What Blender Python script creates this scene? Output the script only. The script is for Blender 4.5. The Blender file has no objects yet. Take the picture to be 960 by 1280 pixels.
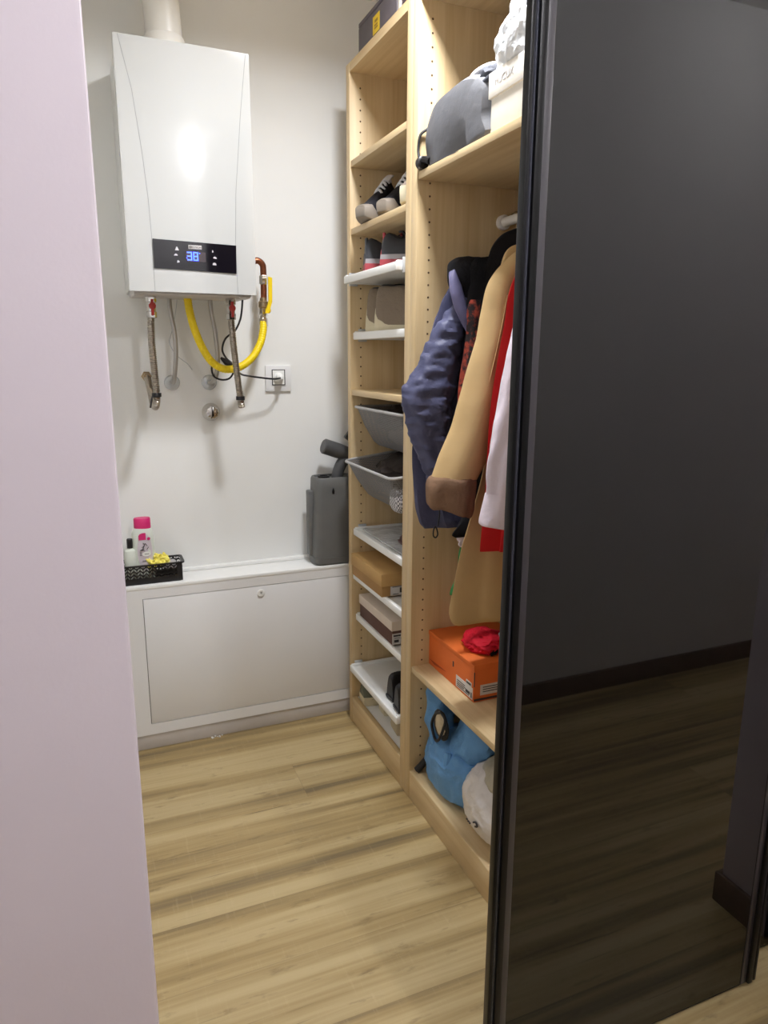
import bpy, bmesh, math, random
from mathutils import Vector, Matrix, noise
C = bpy.context.scene.collection
PI = math.pi
random.seed(7)

# ------------------------------------------------------------------ materials
def lin(c):
    return tuple(((v/255)/12.92 if v/255 <= .04045 else ((v/255+.055)/1.055)**2.4) for v in c) + (1.0,)

class NT:
    def __init__(s, name):
        s.m = bpy.data.materials.new(name); s.m.use_nodes = True
        s.t = s.m.node_tree; s.b = s.t.nodes['Principled BSDF']
    def n(s, typ, **kw):
        nd = s.t.nodes.new(typ)
        for k, v in kw.items():
            if k.startswith('i_'):
                nd.inputs[k[2:].replace('_', ' ')].default_value = v
            else: setattr(nd, k, v)
        return nd
    def l(s, a, b): s.t.links.new(a, b)
    def coords(s, scale=(1,1,1)):
        tc = s.n('ShaderNodeTexCoord'); mp = s.n('ShaderNodeMapping'); mp.inputs['Scale'].default_value = scale
        s.l(tc.outputs['Object'], mp.inputs['Vector']); return mp.outputs['Vector']
    def noise(s, vec, scale, detail=4, rough=.5):
        nd = s.n('ShaderNodeTexNoise'); nd.inputs['Scale'].default_value = scale
        nd.inputs['Detail'].default_value = detail; nd.inputs['Roughness'].default_value = rough
        s.l(vec, nd.inputs['Vector']); return nd.outputs['Fac']
    def ramp(s, fac, stops):
        r = s.n('ShaderNodeValToRGB'); el = r.color_ramp.elements
        while len(el) < len(stops): el.new(.5)
        for e, (p, c) in zip(el, stops): e.position = p; e.color = c
        s.l(fac, r.inputs['Fac']); return r.outputs['Color']
    def mix(s, fac, a, b, mode='MIX'):
        m = s.n('ShaderNodeMix', data_type='RGBA', blend_type=mode)
        for sock, v in ((m.inputs[0], fac), (m.inputs[6], a), (m.inputs[7], b)):
            if hasattr(v, 'is_linked'): s.l(v, sock)
            else: sock.default_value = v
        return m.outputs[2]
    def math(s, op, a, b=0.0):
        m = s.n('ShaderNodeMath', operation=op)
        for sock, v in zip(m.inputs, (a, b)):
            if hasattr(v, 'is_linked'): s.l(v, sock)
            else: sock.default_value = v
        return m.outputs[0]
    def bump(s, h, strength=.2, dist=.01):
        b = s.n('ShaderNodeBump'); b.inputs['Strength'].default_value = strength; b.inputs['Distance'].default_value = dist
        s.l(h, b.inputs['Height']); s.l(b.outputs['Normal'], s.b.inputs['Normal'])

def plain(name, col, rough=.5, metal=0, var=.06, vs=30, bump=0, bs=200, spec=.5, emit=0, coat=0, scale=(1,1,1), bdist=.002, ior=None):
    t = NT(name); v = t.coords(scale)
    c = lin(col); f = t.noise(v, vs, 3)
    d = tuple(x*(1-var) for x in c[:3])+(1,); u = tuple(min(1, x*(1+var)) for x in c[:3])+(1,)
    t.l(t.ramp(f, [(.3, d), (.7, u)]), t.b.inputs['Base Color'])
    t.b.inputs['Roughness'].default_value = rough; t.b.inputs['Metallic'].default_value = metal
    t.b.inputs['Specular IOR Level'].default_value = spec
    if ior: t.b.inputs['IOR'].default_value = ior
    if coat: t.b.inputs['Coat Weight'].default_value = coat
    if bump: t.bump(t.noise(v, bs, 3), bump, bdist)
    if emit:
        t.b.inputs['Emission Color'].default_value = c; t.b.inputs['Emission Strength'].default_value = emit
    return t.m

def oak(name, axis, light=(218,195,153), dark=(195,166,121)):
    t = NT(name)
    sc = [38, 38, 38]; sc[axis] = 1.3
    v = t.coords(sc); v2 = t.coords([120 if i != axis else 4 for i in range(3)])
    f = t.noise(v, 1.0, 5, .6); g = t.noise(v2, 1.0, 3, .6)
    c = t.ramp(f, [(.25, lin(dark)), (.62, lin(light))])
    c = t.mix(t.math('MULTIPLY', g, .30), c, lin((172,141,96)), 'MIX')
    t.l(c, t.b.inputs['Base Color']); t.b.inputs['Roughness'].default_value = .45
    t.bump(g, .06, .001)
    return t.m

def floor_mat():
    t = NT('floor_laminate'); t.b.inputs['Roughness'].default_value = .42
    tc = t.n('ShaderNodeTexCoord'); sp = t.n('ShaderNodeSeparateXYZ'); t.l(tc.outputs['Object'], sp.inputs[0])
    x, y = sp.outputs[0], sp.outputs[1]
    W, L = .193, 2.9
    yr = t.math('DIVIDE', y, W); row = t.math('FLOOR', yr)
    off = t.math('MULTIPLY', t.math('FRACT', t.math('MULTIPLY', row, .381)), L)
    xr = t.math('DIVIDE', t.math('ADD', x, off), L); col = t.math('FLOOR', xr)
    cb = t.n('ShaderNodeCombineXYZ'); t.l(row, cb.inputs[0]); t.l(col, cb.inputs[1])
    wn = t.n('ShaderNodeTexWhiteNoise', noise_dimensions='3D'); t.l(cb.outputs[0], wn.inputs['Vector'])
    tone = wn.outputs['Value']
    # grain coordinates shifted per plank
    sh = t.math('MULTIPLY', tone, 7.0)
    def gv(ax, ay):
        c2 = t.n('ShaderNodeCombineXYZ')
        t.l(t.math('MULTIPLY', t.math('ADD', x, sh), ax), c2.inputs[0]); t.l(t.math('MULTIPLY', y, ay), c2.inputs[1]); t.l(sh, c2.inputs[2])
        return c2.outputs[0]
    band = t.noise(gv(.45, 15), 1.0, 5, .62); fine = t.noise(gv(3, 70), 1.0, 4, .6); fleck = t.noise(gv(9, 34), 1.0, 4, .65)
    saw = t.noise(gv(110, 10), 1.0, 3, .7)
    c = t.ramp(band, [(.34, lin((112,100,76))), (.42, lin((143,125,88))), (.49, lin((171,149,103))), (.62, lin((197,178,134)))])
    c = t.mix(t.math('MULTIPLY', fine, .38), c, lin((152,124,78)))
    c = t.mix(t.ramp(fleck, [(.60, (0,0,0,1)), (.74, (.62,.62,.62,1))]), c, lin((112,92,60)))
    crack = t.noise(gv(2.2, 85), 1.0, 3, .6)
    c = t.mix(t.ramp(crack, [(.66, (0,0,0,1)), (.74, (.7,.7,.7,1))]), c, lin((98,82,58)))
    c = t.mix(t.ramp(saw, [(.58, (0,0,0,1)), (.72, (.10,.10,.10,1))]), c, lin((222,203,165)))
    tn = t.ramp(tone, [(0, (.93,.93,.93,1)), (1, (1.03,1.02,1.0,1))])
    c = t.mix(1.0, c, tn, 'MULTIPLY')
    fy = t.math('ABSOLUTE', t.math('SUBTRACT', t.math('FRACT', yr), .5)); fx = t.math('ABSOLUTE', t.math('SUBTRACT', t.math('FRACT', xr), .5))
    seam = t.math('MAXIMUM', t.math('GREATER_THAN', fy, .4945), t.math('GREATER_THAN', fx, .4996))
    c = t.mix(t.math('MULTIPLY', seam, .28), c, lin((110,90,58)))
    t.l(c, t.b.inputs['Base Color'])
    t.bump(fine, .05, .001)
    return t.m

def weave(name, col, gap, hole=.55, rough=.5):
    """woven plastic or metal mesh: real see-through holes"""
    t = NT(name); t.b.inputs['Base Color'].default_value = lin(col); t.b.inputs['Roughness'].default_value = rough
    tc = t.n('ShaderNodeTexCoord'); sp = t.n('ShaderNodeSeparateXYZ'); t.l(tc.outputs['Object'], sp.inputs[0])
    def cell(o): return t.math('LESS_THAN', t.math('ABSOLUTE', t.math('SUBTRACT', t.math('FRACT', t.math('DIVIDE', o, gap)), .5)), hole/2)
    h = t.math('ADD', sp.outputs[0], sp.outputs[1])
    f = t.math('MULTIPLY', cell(h), cell(sp.outputs[2]))
    tr = t.n('ShaderNodeBsdfTransparent'); mx = t.n('ShaderNodeMixShader')
    t.l(f, mx.inputs[0]); t.l(t.b.outputs[0], mx.inputs[1]); t.l(tr.outputs[0], mx.inputs[2])
    t.l(mx.outputs[0], t.t.nodes['Material Output'].inputs['Surface'])
    return t.m

def herring(name, col):
    t = NT(name); t.b.inputs['Base Color'].default_value = lin(col); t.b.inputs['Roughness'].default_value = .4
    tc = t.n('ShaderNodeTexCoord'); sp = t.n('ShaderNodeSeparateXYZ'); t.l(tc.outputs['Object'], sp.inputs[0])
    h = t.math('ADD', sp.outputs[0], sp.outputs[1])
    P = .020
    zig = t.math('ABSOLUTE', t.math('SUBTRACT', t.math('FRACT', t.math('DIVIDE', h, P)), .5))
    ln = t.math('FRACT', t.math('DIVIDE', t.math('ADD', sp.outputs[2], t.math('MULTIPLY', zig, P)), .0125))
    a = t.math('LESS_THAN', t.math('ABSOLUTE', t.math('SUBTRACT', ln, .5)), .24)
    b = t.math('LESS_THAN', t.math('ABSOLUTE', t.math('SUBTRACT', zig, .25)), .19)
    up = t.math('GREATER_THAN', sp.outputs[2], .022)
    f = t.math('MULTIPLY', t.math('MULTIPLY', a, b), up)
    tr = t.n('ShaderNodeBsdfTransparent'); mx = t.n('ShaderNodeMixShader')
    t.l(f, mx.inputs[0]); t.l(t.b.outputs[0], mx.inputs[1]); t.l(tr.outputs[0], mx.inputs[2])
    t.l(mx.outputs[0], t.t.nodes['Material Output'].inputs['Surface'])
    return t.m

def pattern_mat():
    t = NT('patterned_cloth'); v = t.coords((1,1,.8)); t.b.inputs['Roughness'].default_value = .85
    f = t.noise(v, 42, 5, .65)
    c = t.ramp(f, [(.44, lin((40,32,34))), (.50, lin((120,48,38))), (.58, lin((176,72,52)))])
    t.l(c, t.b.inputs['Base Color']); t.bump(f, .3, .004)
    return t.m

def fabric(name, col, rough=.85, var=.1, wr=.35, ws=14, fine=600, wd=.02):
    t = NT(name); v = t.coords(); c = lin(col); f = t.noise(v, 9, 3)
    t.l(t.ramp(f, [(.3, tuple(x*(1-var) for x in c[:3])+(1,)), (.7, tuple(min(1,x*(1+var)) for x in c[:3])+(1,))]), t.b.inputs['Base Color'])
    t.b.inputs['Roughness'].default_value = rough; t.b.inputs['Specular IOR Level'].default_value = .3
    h = t.math('ADD', t.noise(v, ws, 4, .55), t.math('MULTIPLY', t.noise(v, fine, 2), .05))
    t.bump(h, wr, wd)
    return t.m

M = {}
M['wall'] = plain('wall_paint', (234,234,231), .75, var=.02, vs=3, bump=.06, bs=120)
M['wall_lilac'] = plain('wall_paint_lilac', (222,212,221), .75, var=.02, vs=4, bump=.08, bs=160)
M['ceil'] = plain('ceiling_paint', (236,234,230), .8, var=.02, vs=3)
M['floor'] = floor_mat()
M['skirt'] = plain('dark_skirting', (112,92,78), .5, var=.15, vs=20)
M['oakZ'] = oak('oak_foil_vertical', 2); M['oakY'] = oak('oak_foil_horizontal', 1)
M['hole'] = plain('pin_hole', (88,64,40), .8)
M['white'] = plain('white_lacquer', (238,238,235), .35, var=.01)
M['panelw'] = plain('white_panel', (231,231,231), .45, var=.02, vs=4)
M['plinthw'] = plain('plinth_strip', (196,190,184), .5, var=.04, vs=9)
M['boiler'] = plain('boiler_enamel', (194,195,193), .09, var=.005, vs=3)
M['boilerside'] = plain('boiler_side', (226,226,222), .35, var=.01)
M['seam'] = plain('seam_gap', (150,152,152), .6)
M['gap'] = plain('hatch_gap', (92,88,84), .8)
M['blackgloss'] = plain('black_gloss', (20,17,24), .06, var=.02)
M['lcd'] = plain('display_window', (70,60,64), .2)
M['led'] = plain('blue_led', (60,90,255), .4, emit=6)
M['icon'] = plain('icon_print', (205,200,205), .5)
M['badge'] = plain('badge_plate', (196,192,190), .35)
M['badgetxt'] = plain('badge_print', (110,100,100), .5)
M['pvc'] = plain('white_pvc', (236,234,228), .3, var=.01)
M['steel'] = plain('corrugated_steel', (180,172,160), .28, 1, var=.1, vs=60)
M['chrome'] = plain('chrome', (215,212,208), .12, 1, var=.03)
M['pipe'] = plain('grey_pipe', (176,172,166), .35, .6, var=.05)
M['rosette'] = plain('rosette_plastic', (205,208,210), .25, .15, var=.04)
M['red'] = plain('red_handle', (176,44,36), .4)
M['copper'] = plain('copper_pipe', (150,92,66), .35, .9, var=.2, vs=70)
M['brass'] = plain('dull_brass_nut', (170,150,120), .35, .9, var=.15, vs=60)
M['yellow'] = plain('yellow_gas_sleeve', (242,212,16), .45, var=.03)
M['yellowh'] = plain('yellow_lever', (240,206,24), .35)
M['blackrub'] = plain('black_rubber', (26,24,26), .5)
M['black'] = plain('black_plastic', (24,21,22), .4)
M['frame'] = plain('black_anodised', (7,7,8), .35, var=.05, spec=.18)
M['bead'] = plain('anodised_bead', (60,62,72), .25, .6)
M['glass'] = plain('black_tinted_glass', (6,6,6), .02, var=.0, ior=1.6)
M['gasket'] = plain('grey_gasket', (50,47,52), .3, ior=1.6)
M['canister'] = plain('grey_canister', (100,100,98), .5, var=.04, bump=.1, bs=300)
M['canister_dark'] = plain('dark_grey_plastic', (74,74,75), .5, var=.06)
M['basketgrey'] = weave('mesh_basket_grey', (118,116,116), .0042, .45)
M['rim'] = plain('basket_rim', (172,170,168), .4, .2)
M['herr'] = herring('black_basket_lattice', (18,16,18))
M['darkcloth'] = fabric('dark_cloth', (50,42,38), wr=.6)
M['kraft'] = plain('kraft_board', (186,148,92), .75, var=.05, vs=15, bump=.03)
M['kraft2'] = plain('kraft_board_base', (168,128,76), .75, var=.05, vs=15)
M['cream'] = plain('cream_board', (216,202,188), .7, var=.03)
M['brownbox'] = plain('brown_board', (92,62,52), .7, var=.05)
M['label'] = plain('paper_label', (214,210,206), .7, var=.04)
M['ink'] = plain('label_ink', (62,58,60), .7)
M['inkgrey'] = plain('faint_ink', (188,184,182), .7)
M['orange'] = plain('orange_board', (222,108,40), .6, var=.05, vs=9)
M['orange_dk'] = plain('orange_print', (170,66,24), .6)
M['whitebox'] = plain('white_shoebox', (228,222,210), .65, var=.03)
M['greybox'] = plain('dark_grey_board', (92,86,92), .6, var=.04)
M['ylabel'] = plain('yellow_label', (222,188,44), .6)
M['pink'] = plain('pink_cap', (206,40,110), .4)
M['bottle'] = plain('bottle_white', (216,222,212), .35, var=.02)
M['lilac'] = plain('bottle_label', (206,196,204), .5)
M['sponge'] = plain('yellow_net', (242,230,112), .8, var=.1, vs=120, bump=.4, bs=180)
M['greysoap'] = plain('grey_soap', (176,170,172), .6)
M['puffer'] = fabric('blue_puffer_nylon', (78,80,108), .48, .08, .55, 11)
M['puffer_in'] = fabric('black_fleece', (24,23,27), .95, .2, .4, 30)
M['pufferhood'] = fabric('lavender_nylon', (108,106,140), .5, .06, .4, 14)
M['pattern'] = pattern_mat()
M['blackwool'] = fabric('black_wool', (22,21,24), .95, .15, .3, 18)
M['lapel'] = fabric('dark_grey_wool', (50,48,50), .9, .1, .2, 18)
M['camel'] = fabric('camel_wool', (196,166,118), .9, .05, .22, 7)
M['cuff'] = fabric('taupe_fleece', (128,100,78), .95, .1, .3, 30)
M['redcoat'] = fabric('red_wool', (190,28,28), .85, .06, .25, 8)
M['shirt'] = fabric('lilac_white_cotton', (224,212,222), .85, .04, .4, 12)
M['green'] = fabric('green_jersey', (52,132,74), .7, .08, .4, 14)
M['backpack'] = fabric('grey_backpack_cloth', (96,96,99), .7, .05, .25, 9, 500)
M['backpack_dk'] = fabric('dark_backpack_cloth', (66,68,76), .7, .05, .25, 9, 500)
M['strapw'] = fabric('pale_strap', (226,226,232), .7, .04, .2, 20)
M['plasticbag'] = plain('crinkled_silver_bag', (222,224,226), .25, var=.06, vs=14, bump=.7, bs=22, bdist=.02)
M['bluebag'] = fabric('blue_nylon', (104,156,208), .55, .08, .7, 12)
M['whitebag'] = plain('white_plastic_bag', (222,216,212), .35, var=.05, vs=14, bump=.6, bs=18, bdist=.02)
M['clearbag'] = plain('grey_clear_band', (176,168,146), .3, var=.1, vs=20, bump=.5, bs=20, bdist=.02)
M['redcloth'] = fabric('crimson_cloth', (206,18,44), .7, .1, .6, 22)
M['hangerw'] = plain('white_rod', (224,220,212), .3)
M['sn_black'] = fabric('black_knit', (30,30,36), .8, .2, .3, 60)
M['sn_white'] = plain('white_lace', (216,216,220), .7)
M['sn_toe'] = plain('taupe_rubber', (138,128,116), .5, var=.08)
M['sn_red'] = plain('red_rubber', (158,58,66), .5, var=.08)
M['sn_dk'] = plain('dark_leather', (44,46,52), .45, var=.15, vs=60)
M['sn_grey'] = plain('grey_midsole', (150,146,148), .5)
M['suede'] = fabric('taupe_suede', (138,124,108), .95, .1, .3, 40)
M['creamsole'] = plain('cream_rubber', (216,206,176), .55, var=.05)
M['beige'] = fabric('beige_canvas', (192,178,150), .9, .06, .25, 40)
M['greenshoe'] = fabric('grey_green_suede', (112,116,102), .9, .08, .25, 40)
M['greyshoe'] = fabric('grey_knit', (170,156,146), .9, .1, .25, 40)
M['maroon'] = plain('maroon_leather', (84,44,44), .3, var=.08)
M['blackleather'] = plain('black_leather', (28,25,26), .42, var=.1)
M['brownshoe'] = fabric('brown_suede', (142,112,88), .9, .08, .2, 40)
M['lampglow'] = plain('lamp_diffuser', (255,244,226), .4, var=0, emit=9)
M['lampring'] = plain('lamp_ring', (226,226,226), .4)
M['plaster'] = plain('plaster_crumb', (224,222,218), .9)

# ------------------------------------------------------------------ object helpers
def wloc(o):
    v = Vector((0,0,0))
    while o: v += o.location; o = o.parent
    return v

def obj(name, bm, mat, parent=None, local=False, smooth=35):
    if parent is not None and not local:
        w = wloc(parent); bmesh.ops.translate(bm, vec=-w, verts=bm.verts)
    bmesh.ops.recalc_face_normals(bm, faces=bm.faces)
    me = bpy.data.meshes.new(name); bm.to_mesh(me); bm.free()
    for m in (mat if isinstance(mat, (list, tuple)) else [mat]): me.materials.append(m)
    if smooth:
        for p in me.polygons: p.use_smooth = True
        me.set_sharp_from_angle(angle=math.radians(smooth))
    o = bpy.data.objects.new(name, me); C.objects.link(o)
    if parent is not None: o.parent = parent
    return o

def thing(name, label, cat, loc=(0,0,0), group=None, rotz=0):
    o = bpy.data.objects.new(name, None); C.objects.link(o); o.empty_display_size = .05
    o.location = loc; o.rotation_euler = (0,0,rotz); o['label'] = label; o['category'] = cat
    if group: o['group'] = group
    return o

def tag(o, label, cat, group=None):
    o['label'] = label; o['category'] = cat
    if group: o['group'] = group
    return o

def struct(name, bm, mat, parent=None):
    o = obj(name, bm, mat, parent)
    if parent is None: o['kind'] = 'structure'
    return o

def BM(): return bmesh.new()

def box(bm, a, b, bev=0, seg=2, mi=0, rot=None):
    a = Vector(a); b = Vector(b); c = (a+b)/2; s = b-a
    r = bmesh.ops.create_cube(bm, size=1.0); vs = r['verts']
    bmesh.ops.scale(bm, vec=s, verts=vs)
    if bev:
        es = list({e for v in vs for e in v.link_edges})
        rb = bmesh.ops.bevel(bm, geom=es, offset=bev, segments=seg, affect='EDGES', profile=.5)
        vs = list({v for f in rb['faces'] for v in f.verts} | {v for v in vs if v.is_valid})
        # include every vertex of this island
        isl = set(vs); st = list(vs)
        while st:
            v = st.pop()
            for e in v.link_edges:
                o = e.other_vert(v)
                if o not in isl: isl.add(o); st.append(o)
        vs = list(isl)
    if rot is not None: bmesh.ops.rotate(bm, cent=(0,0,0), matrix=rot, verts=vs)
    bmesh.ops.translate(bm, vec=c, verts=vs)
    for f in {f for v in vs for f in v.link_faces}: f.material_index = mi
    return vs

def cr(pts, n):
    """Catmull-Rom through the points"""
    P = [Vector(p) for p in pts]; out = []
    for i in range(len(P)-1):
        p0 = P[i-1] if i else 2*P[0]-P[1]; p1 = P[i]; p2 = P[i+1]
        p3 = P[i+2] if i+2 < len(P) else 2*P[-1]-P[-2]
        for k in range(n):
            t = k/n
            out.append(.5*((2*p1)+(p2-p0)*t+(2*p0-5*p1+4*p2-p3)*t*t+(3*p1-p0-3*p2+p3)*t**3))
    out.append(P[-1]); return out

def rings(bm, R, cap=True, mi=0):
    V = [[bm.verts.new(p) for p in r] for r in R]; n = len(V[0]); F = []
    for i in range(len(V)-1):
        for k in range(n):
            F.append(bm.faces.new((V[i][k], V[i][(k+1)%n], V[i+1][(k+1)%n], V[i+1][k])))
    if cap:
        F.append(bm.faces.new(V[0][::-1])); F.append(bm.faces.new(V[-1]))
    for f in F: f.material_index = mi
    return V

def tube(bm, pts, r, n=10, sub=6, ridge=None, mi=0, cap=True):
    """round tube along a smooth path; ridge=(pitch, amount) makes it corrugated"""
    P = cr(pts, sub) if sub > 1 else [Vector(p) for p in pts]
    rr = r if callable(r) else (lambda t: r)
    if ridge:
        L = [0]
        for a, b in zip(P, P[1:]): L.append(L[-1]+(b-a).length)
        m = int(L[-1]/ridge[0]*4); Q = []
        j = 0
        for i in range(m+1):
            d = L[-1]*i/m
            while j < len(P)-2 and L[j+1] < d: j += 1
            Q.append(P[j].lerp(P[j+1], min(1, (d-L[j])/max(1e-9, L[j+1]-L[j]))))
        P = Q
    up = Vector((0,0,1)); R = []; prev = None
    for i, p in enumerate(P):
        d = (P[min(i+1, len(P)-1)]-P[max(i-1, 0)]).normalized()
        if prev is None:
            u = d.cross(Vector((0,1,0)) if abs(d.y) < .9 else up).normalized()
        else: u = (prev-d*prev.dot(d)).normalized()
        prev = u; w = d.cross(u)
        rad = rr(i/(len(P)-1))
        if ridge: rad += ridge[1]*(1 if i % 4 in (1, 2) else -1)
        R.append([p+(u*math.cos(2*PI*k/n)+w*math.sin(2*PI*k/n))*rad for k in range(n)])
    rings(bm, R, cap, mi); return bm

def lathe(bm, prof, c, axis='z', n=24, mi=0, cap=True):
    R = []
    c = Vector(c)
    for r, h in prof:
        ring = []
        for k in range(n):
            a = 2*PI*k/n; u, v = r*math.cos(a), r*math.sin(a)
            ring.append(c+(Vector((u,v,h)) if axis == 'z' else Vector((u,-h,v)) if axis == 'y' else Vector((h,u,v))))
        R.append(ring)
    rings(bm, R, cap, mi); return bm

def jitter(bm, amp, sc, seed=0, verts=None):
    for v in (verts or bm.verts):
        v.co += noise.noise_vector(v.co*sc+Vector((seed*3.1, seed, 0)))*amp

def hang(levels, n=40, m=10, amp=.0, k=7, seed=0, na=.0, ns=14, exp=2.0, stretch=(1,1,.6)):
    """hanging cloth: levels are (z, xc, yc, a, b); superellipse sections with folds and wrinkles"""
    bm = BM(); L = cr([Vector((l[0], l[1], l[2])) for l in levels], m); H = cr([Vector((l[3], l[4], 0)) for l in levels], m)
    R = []
    N = len(L)
    for i, (p, h) in enumerate(zip(L, H)):
        t = i/(N-1); ring = []
        for q in range(n):
            a = 2*PI*q/n; ca, sa = math.cos(a), math.sin(a)
            x = math.copysign(abs(ca)**(2/exp), ca)*h.x; y = math.copysign(abs(sa)**(2/exp), sa)*h.y
            f = 1+amp*min(1, t*1.6)*math.sin(k*a+seed+2.0*t+1.3*math.sin(3*t+seed))
            ring.append(Vector((p.y+x*f, p.z+y*f, p.x)))
        R.append(ring)
    rings(bm, R)
    if na:
        bm.normal_update()
        for v in bm.verts:
            q = Vector((v.co.x*stretch[0], v.co.y*stretch[1], v.co.z*stretch[2]))*ns+Vector((seed*5.3, 0, seed))
            d = noise.noise(q)+.5*noise.noise(q*2.1)
            v.co += v.normal*na*d
    return bm

def blob(c, r, na=0, ns=8, seed=0, sub=4, flat=None, exp=1.0):
    bm = BM(); bmesh.ops.create_icosphere(bm, subdivisions=sub, radius=1)
    c = Vector(c)
    for v in bm.verts:
        d = v.co.normalized()
        if exp != 1: d = Vector([math.copysign(abs(t)**exp, t) for t in d])
        q = v.co.normalized()*ns*.25+Vector((seed*4.7, seed*1.3, seed))
        f = 1+na*(noise.noise(q)+.6*(1-2*abs(noise.noise(q*1.9)))+.25*noise.noise(q*4.3))
        p = Vector((d.x*r[0], d.y*r[1], d.z*r[2]))*f
        v.co = c+p
        if flat is not None and v.co.z < flat: v.co.z = flat
    return bm

def plate(bm, pts, th, nrm, mi=0):
    """flat polygon with a small thickness"""
    n = Vector(nrm); A = [bm.verts.new(Vector(p)) for p in pts]; B = [bm.verts.new(Vector(p)+n*th) for p in pts]
    F = [bm.faces.new(A[::-1]), bm.faces.new(B)]
    for i in range(len(A)): F.append(bm.faces.new((A[i], A[(i+1) % len(A)], B[(i+1) % len(A)], B[i])))
    for f in F: f.material_index = mi

def text(name, s, size, loc, face, mat, parent, ext=.0003, sx=1.0, roll=0):
    cu = bpy.data.curves.new('txt', 'FONT'); cu.body = s; cu.size = size; cu.extrude = ext; cu.align_x = 'CENTER'; cu.align_y = 'CENTER'
    to = bpy.data.objects.new('txt', cu); C.objects.link(to)
    dg = bpy.context.evaluated_depsgraph_get(); me = bpy.data.meshes.new_from_object(to.evaluated_get(dg)); 
    bm = BM(); bm.from_mesh(me); bpy.data.objects.remove(to); bpy.data.curves.remove(cu); bpy.data.meshes.remove(me)
    bmesh.ops.scale(bm, vec=(sx,1,1), verts=bm.verts)
    R = Matrix.Rotation(PI/2, 3, 'X') if face == '-y' else Matrix.Rotation(-PI/2, 3, 'Z') @ Matrix.Rotation(PI/2, 3, 'X')
    bmesh.ops.rotate(bm, cent=(0,0,0), matrix=R, verts=bm.verts)
    bmesh.ops.translate(bm, vec=loc, verts=bm.verts)
    return obj(name, bm, mat, parent, smooth=0)

# ------------------------------------------------------------------ the setting
CZ = 2.54
XW = .8434                      # wardrobe front plane
YB = 2.54                       # back wall
def sbox(name, a, b, mat, bev=0):
    bm = BM(); box(bm, a, b, bev); return struct(name, bm, mat)
sbox('floor', (-1.7,-.55,-.08), (3.7,2.7,0), M['floor'])
sbox('ceiling', (-.16,.86,CZ), (1.56,2.7,CZ+.08), M['ceil'])
HZ = 2.62
sbox('ceiling_hall', (-1.7,-.55,HZ), (3.7,.93,HZ+.08), M['ceil'])
sbox('wall_back', (-.16,YB,0), (1.56,YB+.1,CZ), M['wall'])
sbox('wall_closet_left', (-.16,.93,0), (-.05,YB,CZ), M['wall'])
sbox('wall_closet_right', (1.46,.985,0), (1.56,YB,CZ), M['wall'])
sbox('wall_hall_left', (-1.6,.84,0), (.0262,.93,HZ), M['wall_lilac'], .006)
sbox('wall_hall_right', (1.40,.686,0), (3.6,.93,HZ), M['wall_lilac'], .004)
sbox('wall_hall_rear', (-1.6,-.50,0), (3.6,-.40,HZ), M['wall'])
sbox('wall_hall_west', (-1.7,-.5,0), (-1.6,.93,HZ), M['wall'])
sbox('wall_hall_east', (3.6,-.5,0), (3.7,.93,HZ), M['wall'])
sbox('trim_1', (.0262,.855,2.40), (1.40,.985,HZ), M['wall'])          # lintel above the sliding doors
sbox('baseboard_rear', (-1.6,-.40,0), (3.6,-.386,.082), M['skirt'], .003)
bm = BM(); box(bm, (1.388,.674,0), (1.40,.868,.082), .003); box(bm, (1.40,.674,0), (3.6,.686,.082), .003)
struct('baseboard_hall_right', bm, M['skirt'])

# ------------------------------------------------------------------ sliding doors
def sliding_door(name, x0, x1, y, label):
    d = bpy.data.objects.new(name, None); C.objects.link(d); d.location = (x0, y, 0); d['kind'] = 'structure'; d['label'] = label; d['category'] = 'sliding door'
    zt = 2.39
    for side in (0, 1):
        f = (lambda u: x0+u) if side == 0 else (lambda u: x1-u)
        def sp(u0, u1): return (min(f(u0), f(u1)), max(f(u0), f(u1)))
        bm = BM()
        a, b = sp(0, .007); box(bm, (a,y-.009,.012), (b,y+.006,zt), .0015)
        a, b = sp(.013, .026); box(bm, (a,y-.012,.012), (b,y+.006,zt), .0025)
        a, b = sp(.005, .015); box(bm, (a,y-.004,.012), (b,y+.005,zt))
        st = obj('stile', bm, M['frame'], d)
        bm = BM(); xm = f(.0100)
        tube(bm, [(xm,y-.0055,.014), (xm,y-.0055,zt-.002)], .0034, 10, 1); obj('bead', bm, M['bead'], st)
        a, b = sp(.026, .041); bm = BM(); box(bm, (a,y-.006,.012), (b,y+.005,zt), .001); obj('gasket', bm, M['gasket'], d)
    bm = BM(); box(bm, (x0+.041,y-.004,.012), (x1-.041,y+.004,zt)); obj('glass_panel', bm, M['glass'], d)
    bm = BM(); box(bm, (x0+.026,y-.003,.008), (x1-.026,y+.02,.013)); obj('bottom_rail', bm, M['frame'], d)
    return d
sliding_door('door_1', .579, 1.272, .902, 'black tinted glass sliding door in front, reflecting the hall wall and floor')
sliding_door('door_2', 1.19, 1.455, .958, 'edge of a second black sliding door behind the front one')

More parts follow.
